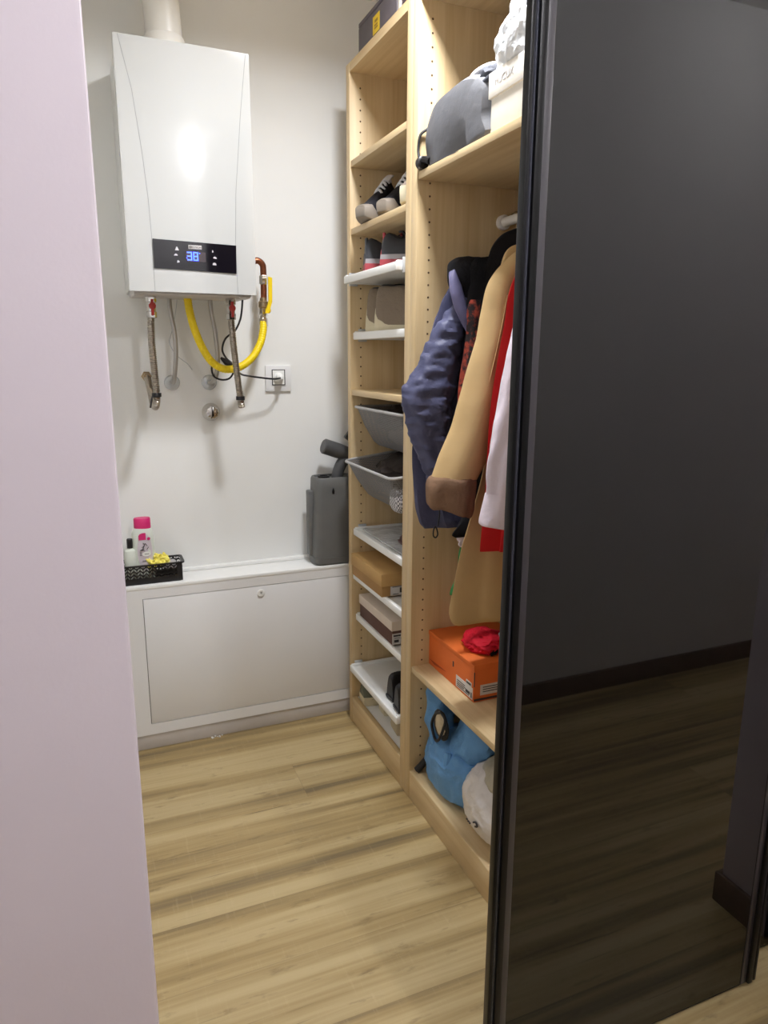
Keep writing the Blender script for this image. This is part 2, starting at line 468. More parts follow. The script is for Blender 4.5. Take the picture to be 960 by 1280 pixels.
# ------------------------------------------------------------------ pipe box with access hatch
YP = 2.402
t = thing('access_cabinet', 'low white boxed-in ledge with large hatch under the boiler', 'cabinet', (.45,YP,0))
bm = BM(); hx0, hx1, hz0, hz1 = .124, .955, .095, .556; fx0, fx1 = -.05, 1.46
box(bm, (fx0,YP,.056), (hx0,YP+.02,.598)); box(bm, (hx1,YP,.056), (fx1,YP+.02,.598))
box(bm, (hx0,YP,.056), (hx1,YP+.02,hz0)); box(bm, (hx0,YP,hz1), (hx1,YP+.02,.598))
fr = obj('front_frame', bm, M['panelw'], t)
bm = BM(); box(bm, (fx0,YP-.0015,.588), (fx1,YB,.602), .003); obj('ledge_top', bm, M['white'], t)
bm = BM(); box(bm, (fx0,YB-.022,.602), (fx1,YB,.614), .002); obj('back_strip', bm, M['white'], t)
bm = BM(); box(bm, (hx0,YP+.006,hz0), (hx1,YP+.02,hz1)); obj('hatch_gap', bm, M['gap'], t)
bm = BM(); box(bm, (hx0+.0022,YP+.0005,hz0+.0022), (hx1-.0022,YP+.014,hz1-.0022), .001)
h = obj('hatch_door', bm, M['panelw'], t)
bm = BM(); lathe(bm, [(.0135,-.002), (.0135,.002), (.012,.004), (.005,.004), (.004,.0025)], (.526,YP,.529), 'y', 20); lk = obj('lock', bm, M['white'], h)
bm = BM(); box(bm, (.5249,YP-.0045,.5262), (.5271,YP-.002,.5318)); obj('keyhole', bm, M['gap'], lk)
bm = BM(); box(bm, (fx0,YP+.004,0), (fx1,YP+.018,.056), .002); obj('plinth', bm, M['plinthw'], t)
bm = BM()
for i in range(9):
    x = .36+random.uniform(-.035,.035); s = random.uniform(.002,.005)
    r = bmesh.ops.create_icosphere(bm, subdivisions=1, radius=s); bmesh.ops.translate(bm, vec=(x,YP-.004+random.uniform(-.006,.004),s*.8), verts=r['verts'])
o = tag(obj('plaster_crumbs', bm, M['plaster']), 'few white plaster crumbs on floor at the plinth', 'debris'); o['kind'] = 'stuff'

# ------------------------------------------------------------------ boiler
BF, BL, BR, BB, BT = 2.24, .142, .509, 1.540, 2.203
t = thing('wall_boiler', 'white wall-hung gas boiler with black control strip showing 38', 'boiler', (.3255,YB,BB))
bm = BM(); box(bm, (BL+.004,BF+.02,BB+.010), (BR-.004,YB,BT-.004), .006); obj('casing', bm, M['boilerside'], t)
def seamL(z):
    k = [(1.540,.211),(1.685,.211),(1.787,.208),(1.911,.199),(2.07,.182),(2.203,.154)]
    for (a,b),(c,d) in zip(k, k[1:]):
        if z <= c: return b+(d-b)*(z-a)/(c-a)
    return k[-1][1]
def seamR(z):
    k = [(1.540,.452),(1.677,.450),(1.829,.457),(2.046,.479),(2.203,.499)]
    for (a,b),(c,d) in zip(k, k[1:]):
        if z <= c: return b+(d-b)*(z-a)/(c-a)
    return k[-1][1]
def bulge(x): return BF+.0035*((x-.3255)/.1835)**2
bm = BM(); G = []
NX, NZ = 20, 20
for i in range(NX+1):
    x = BL+(BR-BL)*i/NX; G.append([bm.verts.new((x, bulge(x), BB+(BT-BB)*j/NZ)) for j in range(NZ+1)])
for i in range(NX):
    for j in range(NZ): bm.faces.new((G[i][j], G[i+1][j], G[i+1][j+1], G[i][j+1]))
bd = [e for e in bm.edges if e.is_boundary]
r = bmesh.ops.extrude_edge_only(bm, edges=bd)
for v in [g for g in r['geom'] if isinstance(g, bmesh.types.BMVert)]:
    v.co.y = BF+.05; 
    if v.co.z < BB+.01: v.co.z = BB+.004
fp = obj('front_panel', bm, M['boiler'], t, smooth=30)
for fn in (seamL, seamR):
    bm = BM(); prev = None; L_ = []
    for j in range(41):
        z = BB+.002+(BT-BB-.004)*j/40; x = fn(z)
        a = bm.verts.new((x-.0008, bulge(x)-.0004, z)); b = bm.verts.new((x+.0008, bulge(x)-.0004, z))
        a2 = bm.verts.new((x-.0008, bulge(x)+.002, z)); b2 = bm.verts.new((x+.0008, bulge(x)+.002, z))
        if prev:
            bm.faces.new((prev[0],prev[1],b,a)); bm.faces.new((prev[1],prev[3],b2,b)); bm.faces.new((prev[2],prev[0],a,a2))
        prev = (a,b,a2,b2)
    obj('panel_seam', bm, M['seam'], fp)
bm = BM(); plate(bm, [(.2125,BF+.001,1.605), (.449,BF+.001,1.600), (.451,BF+.001,1.680), (.2125,BF+.001,1.685)], .0035, (0,-1,0))
cp = obj('control_panel', bm, M['blackgloss'], t, smooth=0)
yf = BF-.0030
bm = BM(); box(bm, (.303,yf,1.628), (.360,yf+.002,1.655)); obj('display', bm, M['lcd'], cp)
# seven-segment 38 and small degree mark
bm = BM()
def seg7(cx, cz, w, h, on):
    th = .0026; S = {'a':((-w,h-th),(w,h)), 'g':((-w,-th/2),(w,th/2)), 'd':((-w,-h),(w,-h+th)), 'f':((-w,0),(-w+th,h)), 'b':((w-th,0),(w,h)), 'e':((-w,-h),(-w+th,0)), 'c':((w-th,-h),(w,0))}
    for s in on:
        (x0,z0),(x1,z1) = S[s]; box(bm, (cx+x0,yf-.0008,cz+z0), (cx+x1,yf+.001,cz+z1))
seg7(.3135, 1.6425, .0068, .0118, 'abgcd'); seg7(.3310, 1.6425, .0068, .0118, 'abcdefg')
box(bm, (.341,yf-.0008,1.650), (.3435,yf+.001,1.6525)); box(bm, (.3045,yf-.0008,1.636), (.3065,yf+.001,1.638))
obj('digits', bm, M['led'], cp)
bm = BM(); box(bm, (.3115,yf-.0008,1.6625), (.3495,yf+.002,1.6735), .0008); bg = obj('badge', bm, M['badge'], cp)
bm = BM(); lathe(bm, [(.0035,0), (.0035,.0006), (.002,.0006), (.002,0)], (.3165,yf-.0008,1.668), 'y', 14); obj('badge_mark', bm, M['badgetxt'], bg)
text('badge_lettering', 'BOSCH', .0085, (.3335,yf-.0010,1.668), '-y', M['badgetxt'], bg, sx=1.05)
def icon(pts):
    bm = BM(); plate(bm, [(x,yf,z) for x, z in pts], .0007, (0,-1,0)); obj('button_icon', bm, M['icon'], cp, smooth=0)
def tri(x, z, s): icon([(x-s,z-s*.8), (x+s,z-s*.8), (x+s*.25,z+s), (x-s*.25,z+s)])
tri(.2785, 1.661, .0055)
icon([(.269,1.642), (.280,1.642), (.279,1.6455), (.275,1.648), (.271,1.6455)])
icon([(.277,1.622), (.2845,1.624), (.2835,1.6275), (.279,1.630), (.2775,1.626)])
icon([(.379,1.656), (.383,1.657), (.382,1.662), (.3795,1.663)])
icon([(.3815,1.640), (.392,1.639), (.391,1.6425), (.387,1.6455), (.383,1.644)])
icon([(.379,1.621), (.390,1.6205), (.389,1.626), (.384,1.628), (.380,1.626)])
bm = BM(); box(bm, (BL+.012,BF+.03,BB-.004), (BR-.010,YB-.06,BB+.012), .003)
box(bm, (BL+.012,BF+.03,BB-.010), (BL+.040,BF+.10,BB-.002), .003); box(bm, (BR-.045,BF+.03,BB-.008), (BR-.012,BF+.10,BB-.002), .003)
obj('underside', bm, M['plinthw'], t)

t = thing('flue_pipe', 'thick white flue elbow rising from the top of boiler', 'flue pipe', (.295,2.40,BT-.004))
bm = BM(); lathe(bm, [(.062,-.006), (.062,.012), (.058,.016), (.058,.06), (.055,.065)], (.295,2.40,BT), 'z', 32); obj('collar', bm, M['pvc'], t)
bm = BM(); tube(bm, [(.295,2.40,BT+.055), (.294,2.40,BT+.10), (.290,2.40,BT+.16), (.278,2.405,BT+.215), (.255,2.43,BT+.25), (.235,2.48,BT+.265), (.228,2.538,BT+.268)], .0515, 32, 8); obj('elbow', bm, M['pvc'], t)

# ------------------------------------------------------------------ hoses, pipes and cord under the boiler
def hose(pts, nutx, nuty, ringx, label, end, tie):
    t = thing('flexible_hose', label, 'hose', (nutx,nuty,BB-.004), 'braided water hoses under the boiler')
    bm = BM(); tube(bm, pts, .0105, 12, 8, ridge=(.0062,.0011)); o = obj('hose', bm, M['steel'], t)
    bm = BM(); lathe(bm, [(.016,.0), (.016,-.018), (.013,-.02), (.013,-.045), (.0155,-.047), (.0155,-.064), (.012,-.066)], (nutx,nuty,BB-.004), 'z', 6)
    v = obj('valve_body', bm, M['chrome'], t)
    bm = BM(); lathe(bm, [(.0105,0), (.0105,.006), (.008,.008), (.004,.008)], (nutx+.002,nuty-.013,BB-.034), 'y', 18)
    box(bm, (nutx-.002,nuty-.022,BB-.062), (nutx+.006,nuty-.016,BB-.014), .002)
    obj('valve_handle', bm, M['red'], v)
    q = Vector(tie)
    bm = BM(); tube(bm, [q+Vector((0,0,-.006)), q+Vector((0,0,.006))], .0145, 14, 1)
    if end:
        tube(bm, [q+Vector((-.012,-.006,0)), q+Vector((-.018,-.008,-.02)), q+Vector((-.022,-.006,-.04))], .0028, 6, 4)
    obj('cable_tie', bm, M['blackrub'], t)
    if end:
        bm = BM(); lathe(bm, [(.017,0), (.017,.012), (.012,.016), (.012,.05)], (pts[-1][0],YB,pts[-1][2]), 'y', 6); obj('wall_nut', bm, M['brass'], t)
hose([(.206,2.36,BB-.06), (.204,2.36,1.45), (.203,2.36,1.38), (.206,2.362,1.30), (.208,2.366,1.23), (.204,2.39,1.198), (.200,2.43,1.215), (.196,2.47,1.262), (.194,2.50,1.29)], .208, 2.36, 0, 'left ribbed steel hose hooking back to the wall, red valve', True, (.208,2.365,1.237))
hose([(.451,2.36,BB-.06), (.452,2.36,1.45), (.457,2.36,1.37), (.466,2.36,1.27), (.472,2.362,1.215), (.476,2.37,1.192)], .451, 2.36, 0, 'right ribbed steel hose hanging straight with black tie, red valve', False, (.471,2.361,1.222))
def drain(pts, rx, label):
    t = thing('drain_pipe', label, 'pipe', (pts[0]), 'thin grey pipes with round wall plates')
    bm = BM(); tube(bm, pts, .0075, 12, 8); obj('pipe', bm, M['pipe'], t)
    bm = BM(); lathe(bm, [(.026,0), (.026,.003), (.022,.010), (.012,.014), (.012,.02)], (rx,YB,1.268), 'y', 28); obj('wall_plate', bm, M['rosette'], t)
drain([(.272,2.45,1.545), (.274,2.45,1.50), (.283,2.45,1.43), (.284,2.45,1.37), (.278,2.452,1.31), (.275,2.475,1.275), (.276,2.53,1.268)], .276, 'grey pipe into wall plate beside the left ribbed hose')
drain([(.402,2.45,1.545), (.404,2.45,1.50), (.414,2.45,1.43), (.418,2.45,1.36), (.414,2.452,1.305), (.404,2.475,1.273), (.400,2.53,1.268)], .400, 'grey pipe into wall plate crossing the yellow gas hose')
t = thing('gas_hose', 'yellow flexible gas hose looping below the boiler', 'hose', (.326,2.42,1.545))
bm = BM(); tube(bm, [(.325,2.42,1.548), (.330,2.42,1.50), (.342,2.42,1.445), (.363,2.42,1.388), (.392,2.42,1.340), (.434,2.42,1.315), (.485,2.42,1.322), (.530,2.425,1.354), (.560,2.435,1.40), (.573,2.445,1.44), (.578,2.455,1.472)], .0125, 14, 8, ridge=(.008,.0004)); obj('sleeve', bm, M['yellow'], t)
bm = BM(); lathe(bm, [(.012,-.022), (.015,-.02), (.015,.004), (.0115,.006), (.0115,.014), (.014,.016), (.014,.036), (.010,.038)], (.579,2.456,1.478), 'z', 6); obj('end_fitting', bm, M['chrome'], t)
t = thing('gas_valve', 'copper gas pipe with yellow lever valve beside boiler corner', 'valve', (.582,YB,1.68))
bm = BM(); tube(bm, [(.548,2.455,1.664), (.565,2.455,1.668), (.580,2.456,1.657), (.583,2.457,1.635), (.582,2.457,1.55), (.580,2.457,1.525)], .0105, 14, 6); tube(bm, [(.548,2.455,1.664),(.542,2.47,1.664),(.540,2.539,1.664)], .0105, 12, 4)
p = obj('copper_pipe', bm, M['copper'], t)
bm = BM(); lathe(bm, [(.0125,0), (.0145,.003), (.0145,.026), (.0125,.03)], (.583,2.457,1.592), 'z', 6); obj('pipe_clip', bm, M['chrome'], t)
bm = BM(); lathe(bm, [(.0115,-.022), (.014,-.018), (.014,-.004), (.017,0), (.017,.016), (.0125,.02), (.0115,.03)], (.580,2.457,1.520), 'z', 12); obj('valve_body', bm, M['brass'], t)
bm = BM(); lathe(bm, [(.009,0), (.010,.006), (.006,.010)], (.590,2.440,1.508), 'y', 12)
plate(bm, [(.577,2.428,1.498), (.590,2.428,1.498), (.602,2.428,1.535), (.604,2.428,1.612), (.591,2.428,1.616), (.590,2.428,1.538)], .006, (0,-1,0)); obj('valve_handle', bm, M['yellowh'], t)
t = thing('power_cord', 'thin black power cord looping from boiler to wall socket', 'cord', (.506,2.44,1.545))
bm = BM(); tube(bm, [(.507,2.44,1.548), (.503,2.44,1.51), (.496,2.442,1.475), (.478,2.444,1.44), (.446,2.446,1.414), (.434,2.447,1.378), (.446,2.447,1.350), (.464,2.448,1.333), (.470,2.449,1.31), (.456,2.45,1.285), (.430,2.452,1.279), (.404,2.452,1.29), (.397,2.452,1.315), (.404,2.452,1.330), (.422,2.45,1.332)], .0032, 8, 8)
obj('upper_cable', bm, M['blackrub'], t)
bm = BM(); tube(bm, [(.428,2.45,1.352), (.452,2.445,1.332), (.470,2.44,1.316)], lambda u: .0035+.0075*math.sin(PI*u), 10, 6); obj('inline_connector', bm, M['black'], t)
bm = BM(); tube(bm, [(.470,2.44,1.316), (.490,2.43,1.298), (.520,2.43,1.291), (.556,2.44,1.286), (.600,2.45,1.281), (.622,2.46,1.281), (.642,2.487,1.283)], .0032, 8, 8); obj('lower_cable', bm, M['blackrub'], t)
bm = BM(); lathe(bm, [(.0175,0), (.0175,.008), (.0135,.012), (.012,.028), (.006,.034), (.0045,.05)], (.643,2.5275,1.283), 'y', 20); obj('plug', bm, M['white'], t)
t = thing('wall_socket', 'white square wall socket with a black inner frame', 'socket', (.644,YB,1.234))
bm = BM(); box(bm, (.5975,YB-.009,1.2345), (.6905,YB,1.3255), .002); obj('cover_plate', bm, M['panelw'], t)
bm = BM()
for a, b in (((.620,1.256),(.668,1.2585)), ((.620,1.3085),(.668,1.311)), ((.620,1.256),(.6228,1.311)), ((.6652,1.256),(.668,1.311))): box(bm, (a[0],YB-.0115,a[1]), (b[0],YB-.008,b[1]))
obj('inner_frame', bm, M['black'], t)
bm = BM(); box(bm, (.6228,YB-.0112,1.2585), (.6652,YB-.008,1.3085)); obj('insert', bm, M['white'], t)
t = thing('stop_valve', 'round chrome stop valve knob on the white wall', 'valve', (.401,YB,1.166))
bm = BM(); lathe(bm, [(.031,0), (.031,.004), (.026,.012), (.022,.018)], (.401,YB,1.166), 'y', 32); obj('wall_plate', bm, M['chrome'], t)
bm = BM()
R = []
for r_, h_ in ((.018,.014), (.022,.018), (.0235,.026), (.0235,.036), (.020,.041), (.012,.043)):
    R.append([Vector((.401+r_*(1+.07*math.cos(10*a))*math.cos(a), YB-h_, 1.166+r_*(1+.07*math.cos(10*a))*math.sin(a))) for a in [2*PI*k/60 for k in range(60)]])
rings(bm, R); obj('knob', bm, M['chrome'], t)
bm = BM(); tube(bm, [(.300,2.47,1.545), (.296,2.50,1.50), (.285,2.53,1.44), (.275,2.536,1.40), (.295,2.536,1.36), (.33,2.537,1.33), (.345,2.537,1.31)], .0011, 6, 8)
tag(obj('thin_wire', bm, M['rosette']), 'thin pale wire trailing down the wall below boiler', 'wire')

# ------------------------------------------------------------------ things on the ledge
LZ = .602
t = thing('storage_basket', 'small black lattice basket at the left end of ledge', 'basket', (.15,2.462,LZ))
bx0, bx1, by0, by1, bz1 = .035, .266, 2.4145, 2.505, LZ+.068
bm = BM()
def rr(cx, cy, hx, hy, z, r, n=5):
    out = []
    for sx, sy, a0 in ((1,1,0), (-1,1,PI/2), (-1,-1,PI), (1,-1,1.5*PI)):
        for k in range(n+1):
            a = a0+PI/2*k/n; out.append(Vector((cx+sx*(hx-r)+r*math.cos(a), cy+sy*(hy-r)+r*math.sin(a), z)))
    return out
cx, cy, hx, hy = (bx0+bx1)/2, (by0+by1)/2, (bx1-bx0)/2, (by1-by0)/2
rings(bm, [rr(cx,cy,hx-.006,hy-.006,LZ+.001,.01), rr(cx,cy,hx-.003,hy-.003,bz1,.012)], cap=False)
o = obj('lattice_wall', bm, M['herr'], t)
bm = BM(); rings(bm, [rr(cx,cy,hx-.006,hy-.006,LZ,.01), rr(cx,cy,hx-.006,hy-.006,LZ+.003,.01)]); obj('base', bm, M['black'], t)
bm = BM()
O = [rr(cx,cy,hx+.004,hy+.004,bz1-.004,.014), rr(cx,cy,hx+.004,hy+.004,bz1+.001,.014), rr(cx,cy,hx-.004,hy-.004,bz1+.001,.012), rr(cx,cy,hx-.004,hy-.004,bz1-.004,.012)]
V = rings(bm, O, cap=False)
n_ = len(V[0])
for k in range(n_): bm.faces.new((V[3][k], V[3][(k+1) % n_], V[0][(k+1) % n_], V[0][k]))
obj('rim', bm, M['black'], t)
bm = BM(); box(bm, (.245,2.418,LZ+.002), (.2615,2.4225,bz1-.006), .001); obj('corner_post', bm, M['black'], t)

t = thing('shampoo_bottle', 'white shampoo bottle with pink cap standing in black basket', 'bottle', (.141,2.458,LZ+.004))
bm = BM()
def oval(cx, cy, a, b, z, e=2.3, n=32):
    return [Vector((cx+math.copysign(abs(math.cos(q))**(2/e), math.cos(q))*a, cy+math.copysign(abs(math.sin(q))**(2/e), math.sin(q))*b, z)) for q in [2*PI*k/n for k in range(n)]]
z0 = LZ+.004
bx, by = .141, 2.458
rings(bm, [oval(bx,by,.028,.017,z0), oval(bx,by,.033,.021,z0+.006), oval(bx,by,.036,.022,z0+.04), oval(bx,by,.0365,.022,z0+.10), oval(bx,by,.036,.021,z0+.145), oval(bx,by,.034,.020,z0+.168), oval(bx,by,.028,.018,z0+.183), oval(bx,by,.024,.017,z0+.186)])
b_ = obj('body', bm, M['bottle'], t)
bm = BM(); rings(bm, [oval(bx+.002,by,.0265,.0175,z0+.183), oval(bx+.002,by,.0275,.018,z0+.187), oval(bx+.002,by,.0270,.0178,z0+.216), oval(bx+.002,by,.025,.016,z0+.219)]); obj('cap', bm, M['pink'], t)
# front label follows the bottle front
bm = BM()
def onfront(px, pz, off):   # point on the bottle's front
    a = .0362; u = max(-.97, min(.97, (px-bx)/a)); e = 2.3
    return Vector((px, by-.0222*(1-abs(u)**e)**(1/e)-off, pz))
def patch(bm, outline, off):
    c = sum((Vector(p).to_3d() for p in outline), Vector())/len(outline)
    cv = bm.verts.new(onfront(c.x, c.y, off)); vs = [bm.verts.new(onfront(p[0], p[1], off)) for p in outline]
    for i in range(len(vs)): bm.faces.new((cv, vs[i], vs[(i+1) % len(vs)]))
def ell(cx, cz, a, b, n=20): return [(cx+a*math.cos(2*PI*k/n), cz+b*math.sin(2*PI*k/n)) for k in range(n)]
patch(bm, ell(bx+.004, z0+.105, .024, .066, 28), .0012); lb = obj('front_label', bm, M['lilac'], t)
bm = BM(); patch(bm, [(bx-.014,z0+.147), (bx+.009,z0+.147), (bx+.009,z0+.171), (bx-.001,z0+.171), (bx-.010,z0+.168), (bx-.014,z0+.162)], .0024); patch(bm, ell(bx+.018, z0+.150, .0055, .0052, 12), .0026); obj('pink_mark', bm, M['pink'], lb)
bm = BM(); patch(bm, ell(bx+.008, z0+.098, .0135, .0085), .0028); obj('white_badge', bm, M['white'], lb)
bm = BM()
for (xa,za,xb,zb) in ((-.004,.113,.006,.135), (.006,.135,.012,.126), (.003,.117,-.012,.112), (-.012,.112,.004,.110), (.010,.113,.016,.122), (.001,.126,-.006,.121), (.004,.130,-.001,.137), (-.013,.104,-.007,.104), (-.013,.099,-.007,.099), (-.013,.094,-.007,.094), (-.006,.075,.006,.075), (.002,.098,.016,.098)):
    tube(bm, [onfront(bx+xa, z0+za, .003), onfront(bx+xb, z0+zb, .003)], .0009, 5, 1)
obj('flower_print', bm, M['ink'], lb)
t = thing('small_bottle', 'small white bottle with dark cap left of the shampoo', 'bottle', (.099,2.452,z0))
bm = BM(); lathe(bm, [(.019,0), (.021,.004), (.021,.098), (.017,.112), (.010,.117), (.010,.120)], (.0985,2.449,z0), 'z', 24); obj('body', bm, M['bottle'], t)
bm = BM(); lathe(bm, [(.0095,.118), (.0095,.150), (.008,.152)], (.0985,2.449,z0), 'z', 18); obj('cap', bm, M['black'], t)
bm = BM()
for i in range(46):
    a = random.uniform(0, 2*PI); e = random.uniform(-.2, 1.3); r_ = random.uniform(.028,.042)
    d = Vector((math.cos(a)*math.cos(e)*1.35, math.sin(a)*math.cos(e)*.7, math.sin(e)*.8)); c = Vector((.186,2.448,LZ+.066))
    s = d.orthogonal().normalized()*.008
    tube(bm, [c+d*.006, c+d*r_*.7+s, c+d*r_], lambda u: .009*(1-u*.7), 6, 4)
jitter(bm, .003, 60)
tag(obj('bath_sponge', bm, M['sponge']), 'crinkled yellow net sponge in the black basket', 'sponge')
bm = BM(); box(bm, (.200,2.432,LZ+.040), (.246,2.488,LZ+.062), .009, 4); tag(obj('soap_bar', bm, M['greysoap']), 'grey block lying in right end of black basket', 'soap')

t = thing('plastic_canister', 'tall grey plastic canister standing on right end of ledge', 'canister', (.82,2.458,LZ))
bm = BM(); cxx, cyy = .822, 2.456
rings(bm, [rr(cxx,cyy,.079,.046,LZ,.02), rr(cxx,cyy,.089,.054,LZ+.006,.026), rr(cxx,cyy,.091,.056,LZ+.03,.028)]); obj('foot', bm, M['canister'], t)
bm = BM(); rings(bm, [rr(cxx,cyy,.0885,.0535,LZ+.03,.028), rr(cxx,cyy,.087,.053,LZ+.10,.028), rr(cxx,cyy,.080,.051,LZ+.285,.026), rr(cxx,cyy,.079,.05,LZ+.318,.026), rr(cxx,cyy,.075,.046,LZ+.326,.024), rr(cxx,cyy,.070,.041,LZ+.326,.022), rr(cxx,cyy,.068,.039,LZ+.318,.02)]); b_ = obj('body', bm, M['canister'], t)
bm = BM(); box(bm, (cxx-.098,cyy-.010,LZ+.03), (cxx-.078,cyy+.03,LZ+.275), .004); obj('side_flange', bm, M['canister'], t)
bm = BM(); lathe(bm, [(.021,.0), (.021,.012), (.0155,.012), (.0155,.002)], (cxx-.040,cyy-.008,LZ+.318), 'z', 24, cap=False); obj('filler_neck', bm, M['black'], t)
bm = BM(); lathe(bm, [(.0155,.0), (.0155,.003)], (cxx-.040,cyy-.008,LZ+.318), 'z', 24); obj('filler_opening', bm, M['blackrub'], t)
bm = BM(); plate(bm, [(cxx-.022,cyy-.0515,LZ+.268), (cxx-.014,cyy-.0515,LZ+.268), (cxx-.013,cyy-.0515,LZ+.278), (cxx-.018,cyy-.0515,LZ+.290), (cxx-.023,cyy-.0515,LZ+.278)], .002, (0,-1,0)); obj('drop_mark', bm, M['black'], b_)
bm = BM(); tube(bm, [(.835,2.455,LZ+.315), (.842,2.455,LZ+.345), (.858,2.455,LZ+.375), (.885,2.455,LZ+.395), (.915,2.455,LZ+.40)], .021, 18, 6); obj('spout_neck', bm, M['canister_dark'], t)
bm = BM(); R = []
for p, a, b in (((.783,2.455,LZ+.438),.024,.026), ((.787,2.455,LZ+.437),.028,.030), ((.84,2.455,LZ+.418),.028,.030), ((.90,2.455,LZ+.397),.024,.026), ((.93,2.455,LZ+.388),.018,.02)):
    d = Vector((.94,0,-.33)); u = Vector((.33,0,.94)); R.append([Vector(p)+u*a*math.cos(2*PI*k/20)+Vector((0,1,0))*b*math.sin(2*PI*k/20) for k in range(20)])
rings(bm, R); obj('spout_head', bm, M['canister_dark'], t)
bm = BM(); box(bm, (-.045,-.012,-.045), (.045,.012,.045), .006, rot=Matrix.Rotation(math.radians(40), 3, 'Y'))
bmesh.ops.translate(bm, vec=(.925,2.45,1.075), verts=bm.verts)
tag(obj('cleaning_head', bm, M['black']), 'corner of a black flat object poking out behind wardrobe above canister', 'cleaning tool')

# ------------------------------------------------------------------ wardrobes
WX1 = 1.435
HT = 2.256
RX = 1.105
def holes(bm, x, y, ny, z0=.14, z1=2.2):
    """drilled rows on a side panel, dark and a hair deep"""
    z = z0
    while z < z1:
        for xx in (x,):
            c = Vector((xx, y, z)); vs = [bm.verts.new(c+Vector((.0028*math.cos(2*PI*k/10), 0, .0028*math.sin(2*PI*k/10)))) for k in range(10)]
            v2 = [bm.verts.new(v.co+Vector((0, ny*.0004, 0))) for v in vs]
            f = bm.faces.new(v2); f.material_index = 1
            for k in range(10):
                g = bm.faces.new((vs[k], vs[(k+1) % 10], v2[(k+1) % 10], v2[k])); g.material_index = 1
        z += .032
def wardrobe(y0, y1, th0, th1, label, wood, white, basez):
    """open oak unit between y0 (near end) and y1 (far end); front plane faces -x"""
    t = thing('wardrobe_unit', label, 'wardrobe', (XW+.29,(y0+y1)/2,0), 'oak wardrobe units')
    for a, b, ny, yy in ((y1-th1, y1, -1, y1-th1), (y0, y0+th0, 1, y0+th0)):
        bm = BM(); box(bm, (XW,a,0), (WX1,b,HT), .0012); holes(bm, XW+.037, yy, ny); holes(bm, XW+.45, yy, ny)
        obj('side_panel', bm, [M['oakZ'], M['hole']], t)
    a, b = y0+th0, y1-th1
    bm = BM(); box(bm, (XW+.001,a,HT-.026), (WX1,b,HT)); obj('top_panel', bm, M['oakY'], t)
    bm = BM(); box(bm, (WX1-.008,a,.04), (WX1,b,HT-.03)); obj('back_panel', bm, M['oakZ'], t)
    bm = BM(); box(bm, (XW+.002,a,basez-.022), (WX1-.008,b,basez), .001); obj('bottom_panel', bm, M['white'] if white else M['oakY'], t)
    bm = BM(); box(bm, (XW+.001,a,0), (XW+.019,b,basez-(-.004 if white else .001)), .001); obj('plinth', bm, M['oakY'], t)
    for z, xf, kind in wood:
        bm = BM(); box(bm, (xf,a,z-.019), (WX1-.008,b,z), .001); sh = obj('shelf', bm, M['oakY'], t)
    return t, a, b
Y0 = 1.842
u1, A1, B1 = wardrobe(Y0, 2.352, .036, .030, 'narrow oak wardrobe unit by the back wall, filled with shoes', [(1.972,XW+.003,0), (1.766,XW+.003,0), (1.247,XW+.002,0)], True, .098)
u2, A2, B2 = wardrobe(1.06, Y0, .03, .036, 'wider oak wardrobe unit with hanging rail, part hidden by the black door', [(1.829,XW+.003,0), (.444,XW+.003,0)], False, .094)
# white pull-out shoe shelves
for z, xf in ((1.616,.818), (1.437,.850), (.758,.848), (.594,.846), (.435,.856), (.236,.832)):
    bm = BM(); box(bm, (xf+.008,A1+.009,z-.020), (xf+.52,B1-.009,z-.006)); box(bm, (xf,A1+.006,z-.024), (xf+.014,B1-.006,z), .003)
    for yy in (A1+.007, B1-.019): box(bm, (xf+.005,yy,z-.0235), (xf+.52,yy+.012,z+.004), .002)
    sh = obj('pull_out_shelf', bm, M['white'], u1); sh['label'] = 'white pull-out shelf'
    for yy in (A1+.001, B1-.009):
        bm = BM(); box(bm, (xf+.02,yy,z-.03), (xf+.05,yy+.008,z+.012), .002); obj('shelf_clip', bm, M['rosette'], sh)
# hanging rail with wide ring brackets
bm = BM(); tube(bm, [(RX,A2,1.722), (RX,B2,1.722)], .0125, 16, 1)
r_ = obj('hanging_rail', bm, M['hangerw'], u2); r_['label'] = 'white hanging rail'
bm = BM(); lathe(bm, [(.020,0), (.020,.012), (.015,.014)], (RX,B2,1.722), 'y', 18)
obj('rail_bracket', bm, M['hangerw'], r_)

# ------------------------------------------------------------------ boxes
def shoebox(name, label, a, b, zl, mb, ml, lip=.003, group=None):
    """box between a and b; the lid's lower edge is at zl"""
    t = thing(name, label, 'box', ((a[0]+b[0])/2,(a[1]+b[1])/2,a[2]), group)
    bm = BM(); box(bm, (a[0]+lip,a[1]+lip,a[2]), (b[0]-lip,b[1]-lip,b[2]-.004), .0015); bd = obj('body', bm, mb, t)
    bm = BM(); box(bm, (a[0],a[1],zl), (b[0],b[1],b[2]), .0015); ld = obj('lid', bm, ml, t)
    return t, bd, ld
def label_y(parent, x0, x1, z0, z1, y, rows, mat=None, name='paper_label'):
    bm = BM(); box(bm, (x0,y-.0008,z0), (x1,y+.0005,z1)); l = obj(name, bm, mat or M['label'], parent, smooth=0)
    if rows:
        bm = BM()
        for (u0,v0,u1,v1) in rows: box(bm, (x0+(x1-x0)*u0,y-.0013,z0+(z1-z0)*v0), (x0+(x1-x0)*u1,y-.0005,z0+(z1-z0)*v1))
        obj('print', bm, M['ink'], l, smooth=0)
    return l
